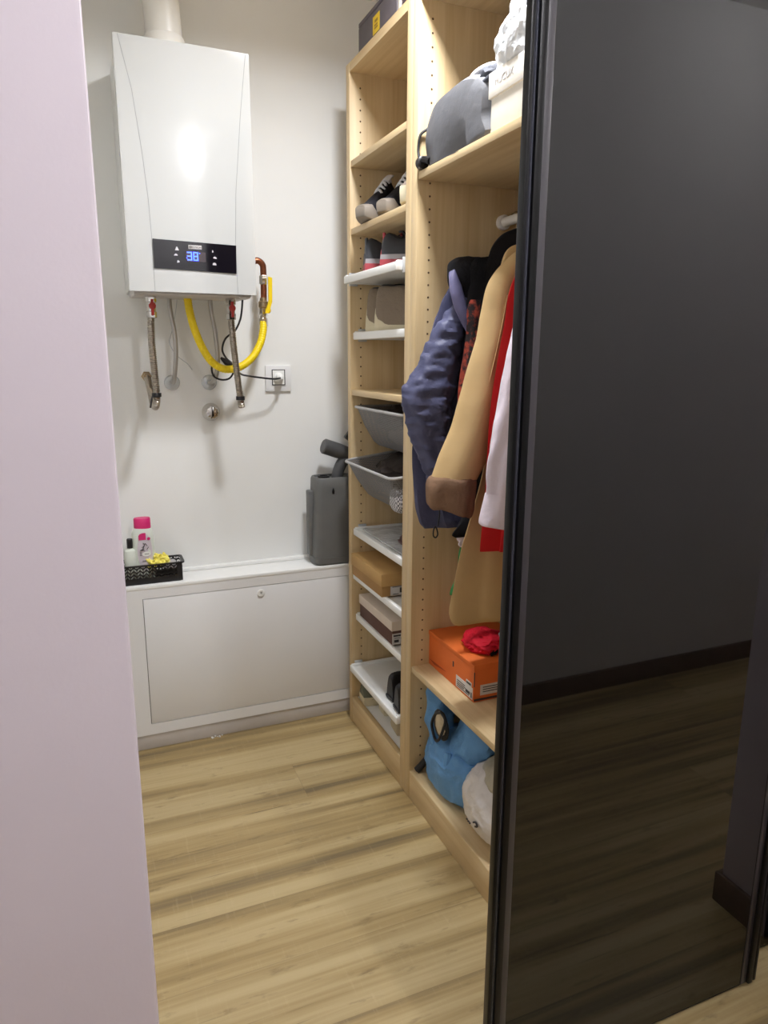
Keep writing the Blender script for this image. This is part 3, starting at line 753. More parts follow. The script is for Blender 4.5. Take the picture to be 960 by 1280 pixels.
def label_x(parent, y0, y1, z0, z1, x, rows, mat=None, name='paper_label', ink=None):
    """on a face looking towards -x; v runs up, u runs from far (y1) to near (y0)"""
    bm = BM(); box(bm, (x-.0008,y0,z0), (x+.0005,y1,z1)); l = obj(name, bm, mat or M['label'], parent, smooth=0)
    if rows:
        bm = BM()
        for (u0,v0,u1,v1) in rows: box(bm, (x-.0013,y1-(y1-y0)*u1,z0+(z1-z0)*v0), (x-.0005,y1-(y1-y0)*u0,z0+(z1-z0)*v1))
        obj('print', bm, ink or M['ink'], l, smooth=0)
    return l
t, bd, ld = shoebox('kraft_shoebox', 'plain kraft cardboard shoebox on white shelf, above the cream and brown box', (.834,2.018,.594), (1.05,2.300,.672), .630, M['kraft2'], M['kraft'])
label_y(bd, .868, .950, .596, .627, 2.021, [(.40,.25,.62,.8), (.08,.9,.95,.97), (.1,.1,.35,.18), (.7,.2,.95,.3)])
t, bd, ld = shoebox('cream_lid_shoebox', 'shoebox with cream lid and dark brown base on white shelf', (.860,1.990,.435), (1.08,2.292,.517), .484, M['brownbox'], M['cream'])
label_y(bd, .8635, .93, .437, .474, 1.993, [(.06,.72,.45,.88), (.1,.18,.35,.42), (.7,.2,.95,.65), (.45,.5,.65,.55), (.1,.55,.4,.6)])
t = thing('orange_shoebox', 'orange cardboard shoebox with white labels on the lower oak shelf', 'box', (1.0,1.66,.444))
bm = BM(); box(bm, (.905,1.533,.444), (1.13,1.832,.545), .0015); bd = obj('body', bm, M['orange'], t)
bm = BM(); box(bm, (.903,1.531,.5385), (1.132,1.834,.5525), .0015); box(bm, (.903,1.531,.540), (.906,1.834,.5500)); obj('lid', bm, M['orange'], t)
label_x(bd, 1.538, 1.632, .450, .484, .905, [(.08,.62,.55,.70), (.08,.45,.6,.52), (.08,.28,.5,.36), (.6,.25,.85,.5), (.9,.1,.96,.55), (.08,.12,.8,.18)])
label_x(bd, 1.545, 1.575, .484, .496, .905, [(.1,.2,.9,.7)], name='small_label')
label_y(bd, .925, 1.0, .462, .492, 1.533, [(.1,.72,.9,.8), (.1,.5,.8,.58), (.1,.28,.9,.36)])
bm = BM(); plate(bm, [(.9045,1.800,.462), (.9045,1.765,.456), (.9045,1.722,.462), (.9045,1.690,.466), (.9045,1.722,.466), (.9045,1.765,.464)], .0006, (-1,0,0)); obj('dark_print', bm, M['orange_dk'], bd, smooth=0)
bm = BM(); box(bm, (.9038,1.648,.500), (.9052,1.653,.516)); obj('thumb_notch', bm, M['ink'], bd, smooth=0)
bm = BM(); box(bm, (.906,1.5318,.448), (1.0,1.5332,.4535)); box(bm, (.9045,1.5318,.49), (.9068,1.5332,.532)); obj('edge_gap', bm, M['ink'], bd, smooth=0)
t, bd, ld = shoebox('white_shoebox', 'white shoebox with lid on top oak shelf beside the grey backpack', (.858,1.16,1.829), (1.14,1.480,1.955), 1.904, M['whitebox'], M['whitebox'], .005)
text('lid_lettering', 'MUCUX', .020, (.8576,1.418,1.931), '-x', M['inkgrey'], ld)
t = thing('grey_storage_box', 'dark grey box with yellow label on top of the narrow unit', 'box', (.99,2.18,HT))
bm = BM(); box(bm, (.880,2.035,HT), (1.12,2.335,HT+.104), .002); bd = obj('body', bm, M['greybox'], t)
bm = BM(); box(bm, (.880,2.035,HT+.105), (1.12,2.335,HT+.118), .002); obj('lid', bm, M['greybox'], t)
label_x(bd, 2.160, 2.212, HT+.040, HT+.088, .880, [(.25,.25,.75,.35), (.25,.4,.7,.5), (.3,.6,.75,.75)], M['ylabel'], 'yellow_label', plain('label_brown', (150,120,40), .7))
t = thing('pale_storage_box', 'pale sided dark box beside the dark grey box on top', 'box', (.99,1.94,HT))
bm = BM(); box(bm, (.885,1.87,HT), (1.10,2.028,HT+.10), .002); obj('body', bm, plain('dark_violet_board', (70,54,66), .6), t)
bm = BM(); box(bm, (.882,2.012,HT), (1.10,2.030,HT+.10), .001); obj('spine', bm, M['whitebox'], t)

# ------------------------------------------------------------------ wire mesh drawers
def mesh_drawer(label, x0, x1, z, dz, tilt, ya, yb, inset):
    t = thing('mesh_basket', label, 'basket', (x0,(ya+yb)/2,z-dz), 'grey pull-out baskets')
    cx, cy, hx, hy = (x0+x1)/2, (ya+yb)/2, (x1-x0)/2, (yb-ya)/2
    T = Matrix.Rotation(tilt, 3, 'Y'); P = Vector((x0, cy, z))
    def tf(bm):
        for v in bm.verts: v.co = P+T@(v.co-P)
        return bm
    bm = BM(); rings(bm, [rr(cx,cy,hx-.003,hy-.003,z,.03), rr(cx,cy,hx-inset*.5,hy-inset*.5,z-dz*.5,.035), rr(cx,cy,hx-inset,hy-inset,z-dz+.012,.04), rr(cx,cy,hx-inset-.012,hy-inset-.012,z-dz,.04)], cap=False)
    bm.faces.new([v for v in bm.verts][-24:]); obj('mesh_tub', tf(bm), M['basketgrey'], t)
    bm = BM(); loop = rr(cx,cy,hx,hy,z,.03)
    tube(bm, loop+[loop[0], loop[1]], .0048, 8, 1); obj('rim', tf(bm), M['rim'], t)
    return t, tf
t, tf = mesh_drawer('upper grey basket holding dark clothes, just below the oak shelf', .848, 1.34, 1.190, .125, 0, A1+.012, B1-.012, .045)
bm = blob((1.08,2.10,1.155), (.20,.175,.058), .14, 14, 3); tag(obj('folded_clothes', bm, M['darkcloth']), 'dark clothes heaped in the upper grey basket', 'clothes')
bm = blob((.97,2.06,1.118), (.07,.12,.04), .08, 12, 8, exp=.7); tag(obj('pale_pouch', bm, M['greyshoe']), 'pale mauve pouch seen through the upper basket side', 'pouch')
t, tf = mesh_drawer('lower grey basket pulled forward, holding a dark brown cloth', .812, 1.31, 1.004, .125, math.radians(-7), A1+.012, B1-.012, .045)
bm = blob((1.05,2.09,.975), (.20,.165,.060), .12, 12, 5); tag(obj('dark_scarf', tf(bm), M['darkcloth']), 'dark brown cloth filling the lower grey basket', 'cloth')
bm = BM(); 
t2 = NT('checked_cloth'); v_ = t2.coords(); ck = t2.n('ShaderNodeTexChecker', i_Scale=150.0); t2.l(v_, ck.inputs['Vector']); ck.inputs['Color1'].default_value = lin((205,203,205)); ck.inputs['Color2'].default_value = lin((84,82,88)); t2.l(ck.outputs['Color'], t2.b.inputs['Base Color'])
bm = blob((.868,1.955,.925), (.022,.045,.036), .05, 10, 2, exp=.7); tag(obj('checked_pouch', bm, t2.m), 'grey and white checked pouch in corner of lower basket', 'pouch')

# ------------------------------------------------------------------ shoes
def shoe(name, label, loc, yaw, L=.27, W=.095, soleh=.026, style='sneaker', upper='sn_black', sole='sn_toe', lace=None, lining='blackrub', toe=None, heel=None, group=None, pitch=0, midsole=None):
    t = thing(name, label, 'shoe', loc, group, yaw); t.rotation_euler = (0, pitch, yaw)
    def hw(u):
        k = [(0,.30),(.03,.34),(.12,.38),(.3,.36),(.5,.40),(.7,.5),(.85,.46),(.95,.34),(1,.22)]
        for (a,b),(c,d) in zip(k, k[1:]):
            if u <= c: return W*(b+(d-b)*(u-a)/(c-a))
        return W*.2
    def outline(s, n=22, grow=1.0):
        up = [(L*u, hw(u)*grow*s) for u in [i/n for i in range(n+1)]]
        return up
    def ring(z, s=1.0, g=0):
        a = outline(s); pts = [Vector((x*(1+g)-g*L/2, y, z)) for x, y in a]+[Vector((x*(1+g)-g*L/2, -y, z)) for x, y in a[::-1]]
        return pts
    def toe_spring(bm):
        for v in bm.verts:
            u = v.co.x/L
            if u > .75: v.co.z += .014*((u-.75)/.25)**2
    bm = BM()
    rings(bm, [ring(0,.93,-.02), ring(.004,1.0), ring(soleh*.75,1.03,.01), ring(soleh,1.0)]); toe_spring(bm); obj('sole', bm, M[sole], t, local=True)
    prof = dict(sneaker=[(0,.062),(.03,.080),(.10,.084),(.22,.066),(.34,.082),(.42,.104),(.52,.088),(.66,.064),(.80,.046),(.92,.036),(1,.018)],
                low=[(0,.052),(.03,.068),(.10,.070),(.22,.056),(.34,.064),(.42,.080),(.52,.070),(.66,.054),(.80,.044),(.92,.036),(1,.018)],
                boot=[(0,.11),(.02,.125),(.10,.128),(.22,.126),(.34,.128),(.42,.118),(.52,.092),(.66,.070),(.80,.056),(.92,.044),(1,.020)],
                ankle=[(0,.075),(.03,.083),(.12,.084),(.24,.080),(.36,.082),(.44,.080),(.54,.066),(.66,.056),(.80,.046),(.92,.036),(1,.018)],
                chunky=[(0,.075),(.03,.092),(.10,.096),(.22,.084),(.34,.100),(.44,.122),(.52,.112),(.64,.080),(.76,.056),(.86,.036),(.94,.026),(1,.012)],
                loafer=[(0,.048),(.03,.060),(.10,.058),(.22,.042),(.34,.040),(.46,.056),(.60,.056),(.72,.050),(.84,.042),(.94,.034),(1,.016)])[style]
    def hh(u):
        for (a,b),(c,d) in zip(prof, prof[1:]):
            if u <= c: return b+(d-b)*(u-a)/(c-a)
        return prof[-1][1]
    def arch(u, g=1.0, top=1.0, n=18, lo=0):
        w = hw(u)*.97*g; h = hh(u)*top; nar = 1.0
        pts = []
        ank = .62 if style != 'boot' else .72
        for k in range(n+1):
            a = PI*k/n; c, s = math.cos(a), math.sin(a)
            zz = soleh*.8+h*s**.75
            sq = 1-(1-ank)*(s**.75)*(1 if u < .45 else max(0, 1-(u-.45)/.4))*.8
            pts.append(Vector((L*(.01+.975*u), math.copysign(abs(c)**.7, c)*w*sq, zz)))
        return pts
    bm = BM(); rings(bm, [arch(u) for u in [0,.015,.04,.08,.14,.2,.26,.32,.38,.44,.5,.58,.66,.74,.82,.89,.94,.98,1]]); toe_spring(bm); up = obj('upper', bm, M[upper], t, local=True, smooth=50)
    # collar opening
    bm = BM()
    R = []
    for u, s in ((.05,.15),(.08,.5),(.14,.66),(.22,.68),(.30,.6),(.36,.3)):
        z = soleh*.8+hh(u)+.0008; w = hw(u)*(.62 if style != 'boot' else .72)*s
        R.append([Vector((L*(.01+.975*u), w*math.cos(2*PI*k/10), z-.004*abs(math.cos(2*PI*k/10))+.002*math.sin(2*PI*k/10))) for k in range(10)])
    rings(bm, R); obj('lining', bm, M[lining], t, local=True)
    if lace:
        bm = BM()
        for i, u in enumerate((.44,.49,.54,.59,.64)):
            w = hw(u)*.42; z = soleh*.8+hh(u)+.001
            s = 1 if i % 2 else -1
            tube(bm, [(L*(u+.01*s),-w,z-.010), (L*u,-w*.5,z-.001), (L*u,0,z+.003), (L*u,w*.5,z-.001), (L*(u-.01*s),w,z-.010)], .0042, 6, 3)
        obj('laces', bm, M[lace], t, local=True)
        bm = BM(); R = []
        for u, dz in ((.50,.002), (.45,.008), (.405,.022), (.395,.026)):
            z = soleh*.8+hh(u)*.97+dz; R.append([Vector((L*u+.006*math.sin(2*PI*k/12), W*.19*math.cos(2*PI*k/12), z+.003*math.sin(2*PI*k/12))) for k in range(12)])
        rings(bm, R); obj('tongue', bm, M[lace if lace != 'sn_red' else upper], t, local=True)
    if toe:
        bm = BM(); rings(bm, [arch(u, 1.05, .3 if u < .86 else .9) for u in (.80,.85,.89,.93,.97,1.0)]); bmesh.ops.translate(bm, vec=(.003,0,0), verts=bm.verts); toe_spring(bm); obj('toe_cap', bm, M[toe], t, local=True)
    if heel:
        bm = BM(); rings(bm, [arch(u, 1.05, f) for u, f in ((0,.60),(.02,.58),(.06,.48),(.12,.32),(.20,.18),(.32,.10))]); bmesh.ops.translate(bm, vec=(-.003,0,0), verts=bm.verts); obj('heel_cap', bm, M[heel], t, local=True)
        if style == 'sneaker':
            bm = BM(); box(bm, (.003,-.010,soleh+.045), (.012,.010,soleh+.078), .003); obj('pull_tab', bm, M[heel], t, local=True)
    if midsole:
        bm = BM(); rings(bm, [ring(soleh*.9,1.0), ring(soleh*1.0,1.02), ring(soleh*1.35,1.0,-.01), ring(soleh*1.36,.97,-.02)]); toe_spring(bm); obj('midsole', bm, M[midsole], t, local=True)
    return t
# toes out: yaw 180
S = lambda a: math.radians(a)
shoe('sneaker', 'black sneaker with white laces and grey toe, farthest from the oak upright', (1.040,2.300,1.766), S(210), L=.25, W=.082, style='chunky', toe='sn_toe', lace='sn_white', group='black and white sneakers')
shoe('sneaker', 'black sneaker with white laces and grey toe, touching the pale knit shoe', (1.070,2.192,1.766), S(209), L=.25, W=.082, style='chunky', toe='sn_toe', lace='sn_white', group='black and white sneakers')
shoe('sneaker', 'grey knit shoe with cream sole, half hidden behind the oak upright', (1.085,2.030,1.766), S(207), L=.255, W=.085, soleh=.040, style='low', upper='greyshoe', sole='creamsole', lining='brownshoe')
shoe('sneaker', 'black and red sneaker showing its heel, nearest the back wall', (.852,2.215,1.612), S(-14), soleh=.034, style='sneaker', upper='sn_dk', sole='sn_red', heel='sn_dk', lace='sn_red', midsole='sn_grey', group='black and red sneakers')
shoe('sneaker', 'black and red sneaker turned sideways, beside the oak upright', (.868,2.105,1.612), S(-34), soleh=.034, style='sneaker', upper='sn_dk', sole='sn_red', heel='sn_red', lace='sn_red', midsole='sn_grey', group='black and red sneakers')
shoe('ankle_boot', 'taupe suede ankle boot with cream heel, rear one of the pair', (.885,2.262,1.433), S(-40), L=.25, soleh=.022, style='boot', upper='suede', sole='creamsole', heel='creamsole', group='taupe ankle boots')
shoe('ankle_boot', 'taupe suede ankle boot with cream heel, front one of the pair', (.878,2.165,1.433), S(-42), L=.25, soleh=.022, style='boot', upper='suede', sole='creamsole', heel='creamsole', group='taupe ankle boots')
shoe('ankle_boot', 'brown shoe edge behind the oak upright, alone on an oak shelf', (1.22,2.06,1.247), S(180), L=.25, style='boot', upper='brownshoe', sole='brownshoe')
shoe('loafer', 'maroon leather shoe on the white shelf below the lower basket', (1.16,2.00,.753), S(176), L=.26, W=.10, soleh=.012, style='loafer', upper='maroon', sole='maroon')
shoe('ankle_shoe', 'black leather shoe with its heel out on the white shelf, farther one', (.862,2.012,.232), S(4), L=.25, W=.078, soleh=.014, style='ankle', upper='blackleather', sole='blackrub', group='black shoes on the white shelf')
shoe('ankle_shoe', 'black leather shoe on the white shelf, right against the oak upright', (.852,1.935,.232), S(-3), L=.25, W=.078, soleh=.014, style='ankle', upper='blackleather', sole='blackrub', group='black shoes on the white shelf')
shoe('sneaker', 'grey green sneaker with thick cream sole at the bottom, against the far side', (.862,2.268,.098), S(-4), L=.27, W=.10, soleh=.034, style='low', upper='greenshoe', sole='creamsole', lining='blackrub', heel='greenshoe')
shoe('sneaker', 'cream soled green shoe, middle one of the three at the bottom', (.900,2.170,.098), S(-4), L=.26, W=.09, soleh=.03, style='low', upper='greenshoe', sole='creamsole', lining='blackrub')
shoe('canvas_shoe', 'beige canvas shoe at the bottom by the oak upright', (.890,2.035,.098), S(-6), L=.26, W=.11, soleh=.022, style='low', upper='beige', sole='beige', lining='brownshoe', heel='beige')
bm = BM(); G = [[None]*13 for _ in range(13)]
for i in range(13):
    for j in range(13):
        x = .872+.15*i/12; y = 1.93+.36*j/12
        G[i][j] = bm.verts.new((x, y, .7555+.009*max(0, noise.noise(Vector((x*30,y*18,1))))))
top = [f for f in [bm.faces.new((G[i][j], G[i+1][j], G[i+1][j+1], G[i][j+1])) for i in range(12) for j in range(12)]]
r = bmesh.ops.extrude_face_region(bm, geom=top); bmesh.ops.translate(bm, vec=(0,0,.003), verts=[g for g in r['geom'] if isinstance(g, bmesh.types.BMVert)])
tag(obj('white_sheet', bm, M['plasticbag']), 'thin crumpled white sheet lying on the upper white shelf', 'sheet')

# ------------------------------------------------------------------ clothes on the rail
def hook(t, x, y, zt):
    bm = BM(); tube(bm, [(x,y,zt-.03), (x,y,zt+.02), (x+.004,y,1.70), (x+.016,y,1.728), (x+.004,y,1.740), (x-.012,y,1.732)], .0022, 8, 6); obj('hanger_hook', bm, M['chrome'], t)
# blue jacket
t = thing('puffer_jacket', 'blue nylon jacket with black lining, hung first by the oak side', 'jacket', (RX,1.735,.90), 'coats on the rail')
bm = hang([(1.60,RX,1.74,.05,.02), (1.575,RX,1.74,.16,.03), (1.50,RX,1.74,.215,.032), (1.40,RX-.01,1.738,.235,.034), (1.28,RX-.01,1.737,.255,.035), (1.12,RX-.015,1.735,.275,.038), (1.00,RX-.015,1.733,.270,.042), (.92,RX-.01,1.73,.262,.046), (.893,RX-.005,1.73,.252,.040)], 72, 11, .06, 11, 1, .006, 20)
body = obj('body', bm, M['puffer'], t)
bm = hang([(1.52,.945,1.70,.020,.020), (1.47,.918,1.70,.036,.030), (1.41,.886,1.70,.046,.034), (1.34,.860,1.698,.058,.036), (1.27,.832,1.695,.071,.040), (1.215,.832,1.695,.065,.042), (1.15,.842,1.698,.055,.040), (1.08,.862,1.70,.043,.034), (1.00,.890,1.705,.036,.028), (.97,.90,1.708,.022,.02)], 56, 12, .07, 6, 2, .007, 30, stretch=(.7,.7,1.6))
obj('sleeve', bm, M['puffer'], t)
bm = hang([(1.610,.990,1.70,.05,.018), (1.598,.965,1.70,.072,.028), (1.572,.948,1.70,.066,.034), (1.53,.948,1.70,.056,.034), (1.47,.965,1.70,.046,.032), (1.41,.985,1.70,.032,.024), (1.395,.99,1.70,.016,.014)], 36, 8, .05, 5, 3, .006, 22)
obj('hood_lining', bm, M['puffer_in'], t)
bm = BM(); R = []
for p, w in (((.893,1.690,1.580),.006), ((.888,1.682,1.565),.014), ((.893,1.674,1.53),.021), ((.905,1.668,1.49),.023), ((.922,1.664,1.45),.019), ((.935,1.664,1.425),.012), ((.942,1.666,1.41),.004)):
    R.append([Vector(p)+Vector((.80,.25,.45))*w*math.cos(2*PI*k/16)+Vector((-.3,.9,.1))*.010*math.sin(2*PI*k/16) for k in range(16)])
rings(bm, R); jitter(bm, .004, 45); obj('hood_edge', bm, M['pufferhood'], t)
bm = BM(); tube(bm, [(.838,1.690,1.135), (.856,1.690,1.02), (.870,1.690,.95), (.866,1.690,.905)], .0022, 6, 5); zp = obj('zipper', bm, M['blackrub'], t)
bm = BM(); tube(bm, [(.856,1.686,.905), (.850,1.684,.895), (.850,1.684,.880), (.857,1.684,.874), (.863,1.684,.882), (.861,1.686,.897), (.856,1.686,.905)], .0022, 6, 4); obj('zipper_pull', bm, M['blackrub'], zp)
hook(t, RX, 1.74, 1.60)
# patterned jacket
t = thing('patterned_jacket', 'black jacket with rust red patterned front, between blue jacket and camel coat', 'jacket', (RX,1.655,1.0), 'coats on the rail')
bm = hang([(1.615,RX-.02,1.655,.08,.015), (1.595,RX-.02,1.655,.155,.022), (1.54,RX,1.655,.178,.026), (1.50,RX,1.655,.184,.026), (1.47,RX,1.655,.182,.024)], 48, 8, .03, 7, 4, .004, 16); obj('shoulders', bm, M['blackwool'], t)
bm = hang([(1.500,RX,1.652,.178,.024), (1.48,RX-.002,1.652,.182,.028), (1.41,RX-.002,1.652,.186,.028), (1.33,RX-.002,1.652,.194,.028), (1.25,RX-.002,1.652,.200,.030), (1.12,RX-.005,1.652,.195,.030), (1.02,RX,1.652,.19,.028), (1.0,RX,1.652,.18,.02)], 56, 8, .05, 10, 4, .004, 18); obj('front', bm, M['pattern'], t)
bm = BM(); tube(bm, [(.998,1.634,1.60), (.978,1.630,1.56), (.960,1.628,1.515), (.942,1.628,1.47)], lambda u: .012*(1-u)+.003, 10, 5); obj('lapel', bm, M['lapel'], t)
hook(t, RX, 1.655, 1.60)
# green garment
t = thing('green_top', 'green and white garment with black edge, peeking out behind the camel coat', 'shirt', (RX,1.615,.72), 'coats on the rail')
bm = hang([(.98,RX,1.615,.18,.008), (.93,RX,1.615,.216,.012), (.90,RX,1.615,.234,.013), (.889,RX,1.615,.226,.011)], 40, 6, .05, 7, 6, .003, 20); obj('black_band', bm, M['blackwool'], t)
bm = hang([(.892,RX,1.615,.220,.012), (.874,RX,1.615,.217,.013), (.862,RX,1.615,.208,.012)], 40, 5, .05, 7, 6, .003, 20); obj('white_band', bm, M['shirt'], t)
bm = hang([(.865,RX,1.615,.206,.012), (.83,RX,1.615,.212,.013), (.78,RX,1.615,.220,.013), (.735,RX,1.615,.232,.013), (.728,RX,1.615,.225,.010)], 40, 6, .06, 9, 6, .004, 20); obj('skirt', bm, M['green'], t)
bm = hang([(1.56,RX,1.615,.14,.008), (1.50,RX,1.615,.16,.008), (1.2,RX,1.615,.17,.008), (.97,RX,1.615,.16,.008)], 40, 6, .03, 7, 6, .002, 20); obj('yoke', bm, M['green'], t)
hook(t, RX, 1.615, 1.555)
# black coat
t = thing('black_coat', 'black coat with raised collar, hung just behind the camel coat', 'coat', (RX,1.585,.95), 'coats on the rail')
bm = hang([(1.672,RX-.01,1.588,.07,.012), (1.658,RX-.01,1.588,.118,.02), (1.62,RX-.01,1.587,.156,.022), (1.575,RX-.005,1.587,.172,.020), (1.50,RX,1.587,.180,.017), (1.35,RX,1.587,.185,.015), (1.10,RX,1.585,.19,.014), (.96,RX,1.585,.185,.013)], 48, 8, .05, 8, 5, .004, 14); obj('body', bm, M['blackwool'], t)
hook(t, RX, 1.587, 1.66)
# camel coat
t = thing('camel_coat', 'long camel wool coat with a taupe turned cuff', 'coat', (RX,1.54,.67), 'coats on the rail')
bm = hang([(1.635,RX-.02,1.545,.06,.014), (1.615,RX-.02,1.545,.118,.022), (1.57,RX-.01,1.545,.150,.024), (1.50,RX,1.545,.165,.024), (1.30,RX,1.545,.165,.024), (1.10,RX,1.542,.185,.025), (.966,RX+.005,1.54,.222,.028), (.881,RX+.005,1.538,.248,.032), (.794,RX+.005,1.536,.268,.038), (.72,RX+.005,1.534,.281,.044), (.692,RX+.008,1.534,.279,.044), (.678,RX+.012,1.534,.268,.036)], 84, 9, .06, 9, 7, .003, 8); obj('body', bm, M['camel'], t)
bm = hang([(1.615,1.015,1.520,.025,.020), (1.590,.988,1.518,.036,.028), (1.555,.955,1.515,.040,.032), (1.517,.938,1.513,.044,.034), (1.459,.928,1.512,.046,.035), (1.396,.915,1.51,.047,.036), (1.333,.898,1.51,.050,.036), (1.258,.880,1.508,.053,.037), (1.20,.865,1.507,.057,.038), (1.125,.838,1.505,.064,.040), (1.064,.809,1.503,.057,.038)], 56, 10, .05, 4, 8, .003, 12); sl = obj('sleeve', bm, M['camel'], t)
bm = BM(); tube(bm, [(.925,1.476,1.50), (.910,1.474,1.42), (.885,1.473,1.31), (.858,1.470,1.20), (.832,1.466,1.10), (.815,1.464,1.07)], .0016, 6, 5); obj('sleeve_seam', bm, M['camel'], sl)
bm = hang([(1.078,.808,1.503,.054,.037), (1.070,.806,1.503,.061,.043), (1.045,.800,1.502,.062,.043), (1.012,.798,1.50,.059,.041), (1.000,.800,1.50,.052,.036)], 56, 6, .07, 5, 8, .004, 26)
for v in bm.verts: v.co.z -= max(0, (v.co.x-.77))*.40*max(0, min(1, (1.08-v.co.z)/.05))
obj('cuff', bm, M['cuff'], sl)
hook(t, RX, 1.545, 1.62)
# red coat
t = thing('red_coat', 'red wool coat between the camel coat and white shirt', 'coat', (RX,1.45,.90), 'coats on the rail')
bm = hang([(1.62,RX,1.455,.05,.014), (1.595,RX,1.455,.13,.02), (1.55,RX,1.455,.168,.022), (1.50,RX,1.455,.188,.024), (1.443,RX,1.453,.196,.024), (1.349,RX,1.45,.212,.026), (1.223,RX,1.448,.226,.028), (1.10,RX,1.446,.230,.030), (1.0,RX,1.445,.232,.032), (.905,RX,1.445,.236,.034), (.899,RX,1.445,.229,.028)], 72, 8, .07, 11, 9, .003, 10); obj('body', bm, M['redcoat'], t)
hook(t, RX, 1.455, 1.60)
# shirt
t = thing('white_shirt', 'pale lilac white shirt nearest the black door', 'shirt', (RX,1.375,.92), 'coats on the rail')
bm = hang([(1.60,RX,1.385,.05,.012), (1.575,RX,1.385,.14,.018), (1.53,RX,1.385,.18,.020), (1.46,RX,1.385,.195,.02), (1.30,RX,1.385,.19,.02), (1.10,RX,1.385,.19,.02), (.92,RX,1.385,.19,.02)], 56, 8, .05, 9, 10, .003, 12); obj('body', bm, M['shirt'], t)
bm = hang([(1.53,.950,1.36,.03,.02), (1.456,.924,1.358,.042,.028), (1.382,.908,1.356,.045,.030), (1.266,.890,1.354,.049,.032), (1.195,.880,1.352,.054,.033), (1.130,.872,1.35,.058,.034), (1.066,.868,1.35,.056,.033), (1.055,.866,1.35,.052,.031)], 48, 10, .06, 6, 11, .004, 20); sl = obj('sleeve', bm, M['shirt'], t)
bm = hang([(1.062,.866,1.35,.053,.031), (1.058,.866,1.35,.0550,.0335), (1.02,.859,1.348,.057,.034), (.995,.856,1.348,.059,.033), (.988,.856,1.348,.056,.032)], 44, 6, .02, 5, 11, .002, 24)
for v in bm.verts: v.co.z -= max(0, (v.co.x-.80))*.14
obj('cuff', bm, M['shirt'], sl)
hook(t, RX, 1.385, 1.575)

# ------------------------------------------------------------------ top shelf: backpack and crumpled bag
TZ = 1.829
t = thing('backpack', 'grey cloth backpack lying on the top oak shelf', 'backpack', (.95,1.63,TZ))
OUT = [(1.768,1.831), (1.782,1.86), (1.788,1.905), (1.778,1.945), (1.748,1.972), (1.69,1.984), (1.625,1.988), (1.56,1.982), (1.515,1.965), (1.492,1.935), (1.487,1.88), (1.490,1.831)]
def prism_round(out, xs, seg=1):
    """rounded cushion: closed y-z outline swept along x; xs = list of (x, shrink, lift)"""
    P = cr([Vector((0,a,b)) for a, b in out+[out[0]]], 5)[:-1]
    c = sum(P, Vector())/len(P); zmin = min(p.z for p in P); R = []
    for x, s in xs:
        R.append([Vector((x, c.y+(p.y-c.y)*s, zmin+(p.z-zmin)*(.0+s) if p.z > zmin+.002 else zmin)) for p in P])
    return R
bm = BM(); rings(bm, prism_round(OUT, [(.846,.55), (.848,.80), (.853,.93), (.866,.99), (.90,1.02), (.96,1.03), (1.02,.99), (1.08,.86), (1.11,.6)])); jitter(bm, .004, 14, 2); b_ = obj('body', bm, M['backpack'], t)
bm = BM(); tube(bm, [(.875,1.79,1.945), (.868,1.74,1.968), (.864,1.66,1.962), (.866,1.60,1.940), (.864,1.54,1.945), (.868,1.49,1.955)], .006, 10, 6); obj('top_seam', bm, M['backpack_dk'], b_)
bm = blob((.91,1.535,1.965), (.045,.060,.032), .12, 10, 3); obj('top_flap', bm, M['backpack_dk'], t)
bm = BM(); tube(bm, [(.866,1.585,1.955), (.868,1.570,1.980), (.878,1.545,1.990), (.890,1.515,1.990), (.90,1.495,1.98)], .006, 8, 6); obj('pale_strap', bm, M['strapw'], t)
bm = BM(); tube(bm, [(.868,1.796,1.932), (.848,1.801,1.915), (.842,1.800,1.880), (.843,1.793,1.855)], .0035, 8, 5); obj('side_strap', bm, M['black'], t)
bm = BM(); lathe(bm, [(.010,-.012), (.016,-.008), (.016,.008), (.010,.012)], (.848,1.788,1.846), 'y', 14); tube(bm, [(.848,1.786,1.846), (.846,1.77,1.850), (.852,1.75,1.843)], .009, 8, 4); obj('buckle', bm, M['black'], t)
bm = blob((.935,1.398,1.995), (.078,.108,.112), .14, 12, 4, 5, flat=1.9555); tag(obj('plastic_bag', bm, M['plasticbag']), 'crumpled silvery white plastic bag on top of the white shoebox', 'plastic bag')
bm = BM(); box(bm, (1.115,1.735,TZ), (1.15,1.795,2.03), .002); tag(obj('wood_offcut', bm, M['oakZ']), 'small pale wood piece standing behind the grey backpack', 'wood piece')

# ------------------------------------------------------------------ lower shelf and bottom compartment
bm = blob((.995,1.63,.570), (.062,.066,.030), .16, 8, 6, 5, flat=.5532); t = tag(obj('red_cloth', bm, M['redcloth']), 'crumpled bright red cloth on top of the orange shoebox', 'cloth')
bm = blob((.985,1.585,.566), (.026,.022,.016), .2, 10, 2, 3, flat=.5535); obj('black_trim', bm, M['blackwool'], t)
bm = blob((1.035,1.60,.588), (.018,.018,.012), .2, 10, 4, 3); obj('white_trim', bm, M['shirt'], t)
t = thing('cloth_bag', 'bright blue nylon bag stuffed under the lower oak shelf', 'bag', (.97,1.66,.094))
BZ = .094
bm = blob((.985,1.660,.172), (.124,.142,.092), .07, 8, 3, 5, flat=BZ+.0005, exp=.75); obj('body', bm, M['bluebag'], t)
bm = hang([(.405,.965,1.785,.020,.018), (.395,.950,1.775,.045,.032), (.36,.935,1.772,.050,.040), (.31,.925,1.768,.042,.038), (.265,.920,1.752,.040,.038), (.225,.925,1.735,.05,.032), (.19,.94,1.72,.05,.04)], 32, 8, .06, 4, 4, .012, 26); obj('left_handle', bm, M['bluebag'], t)
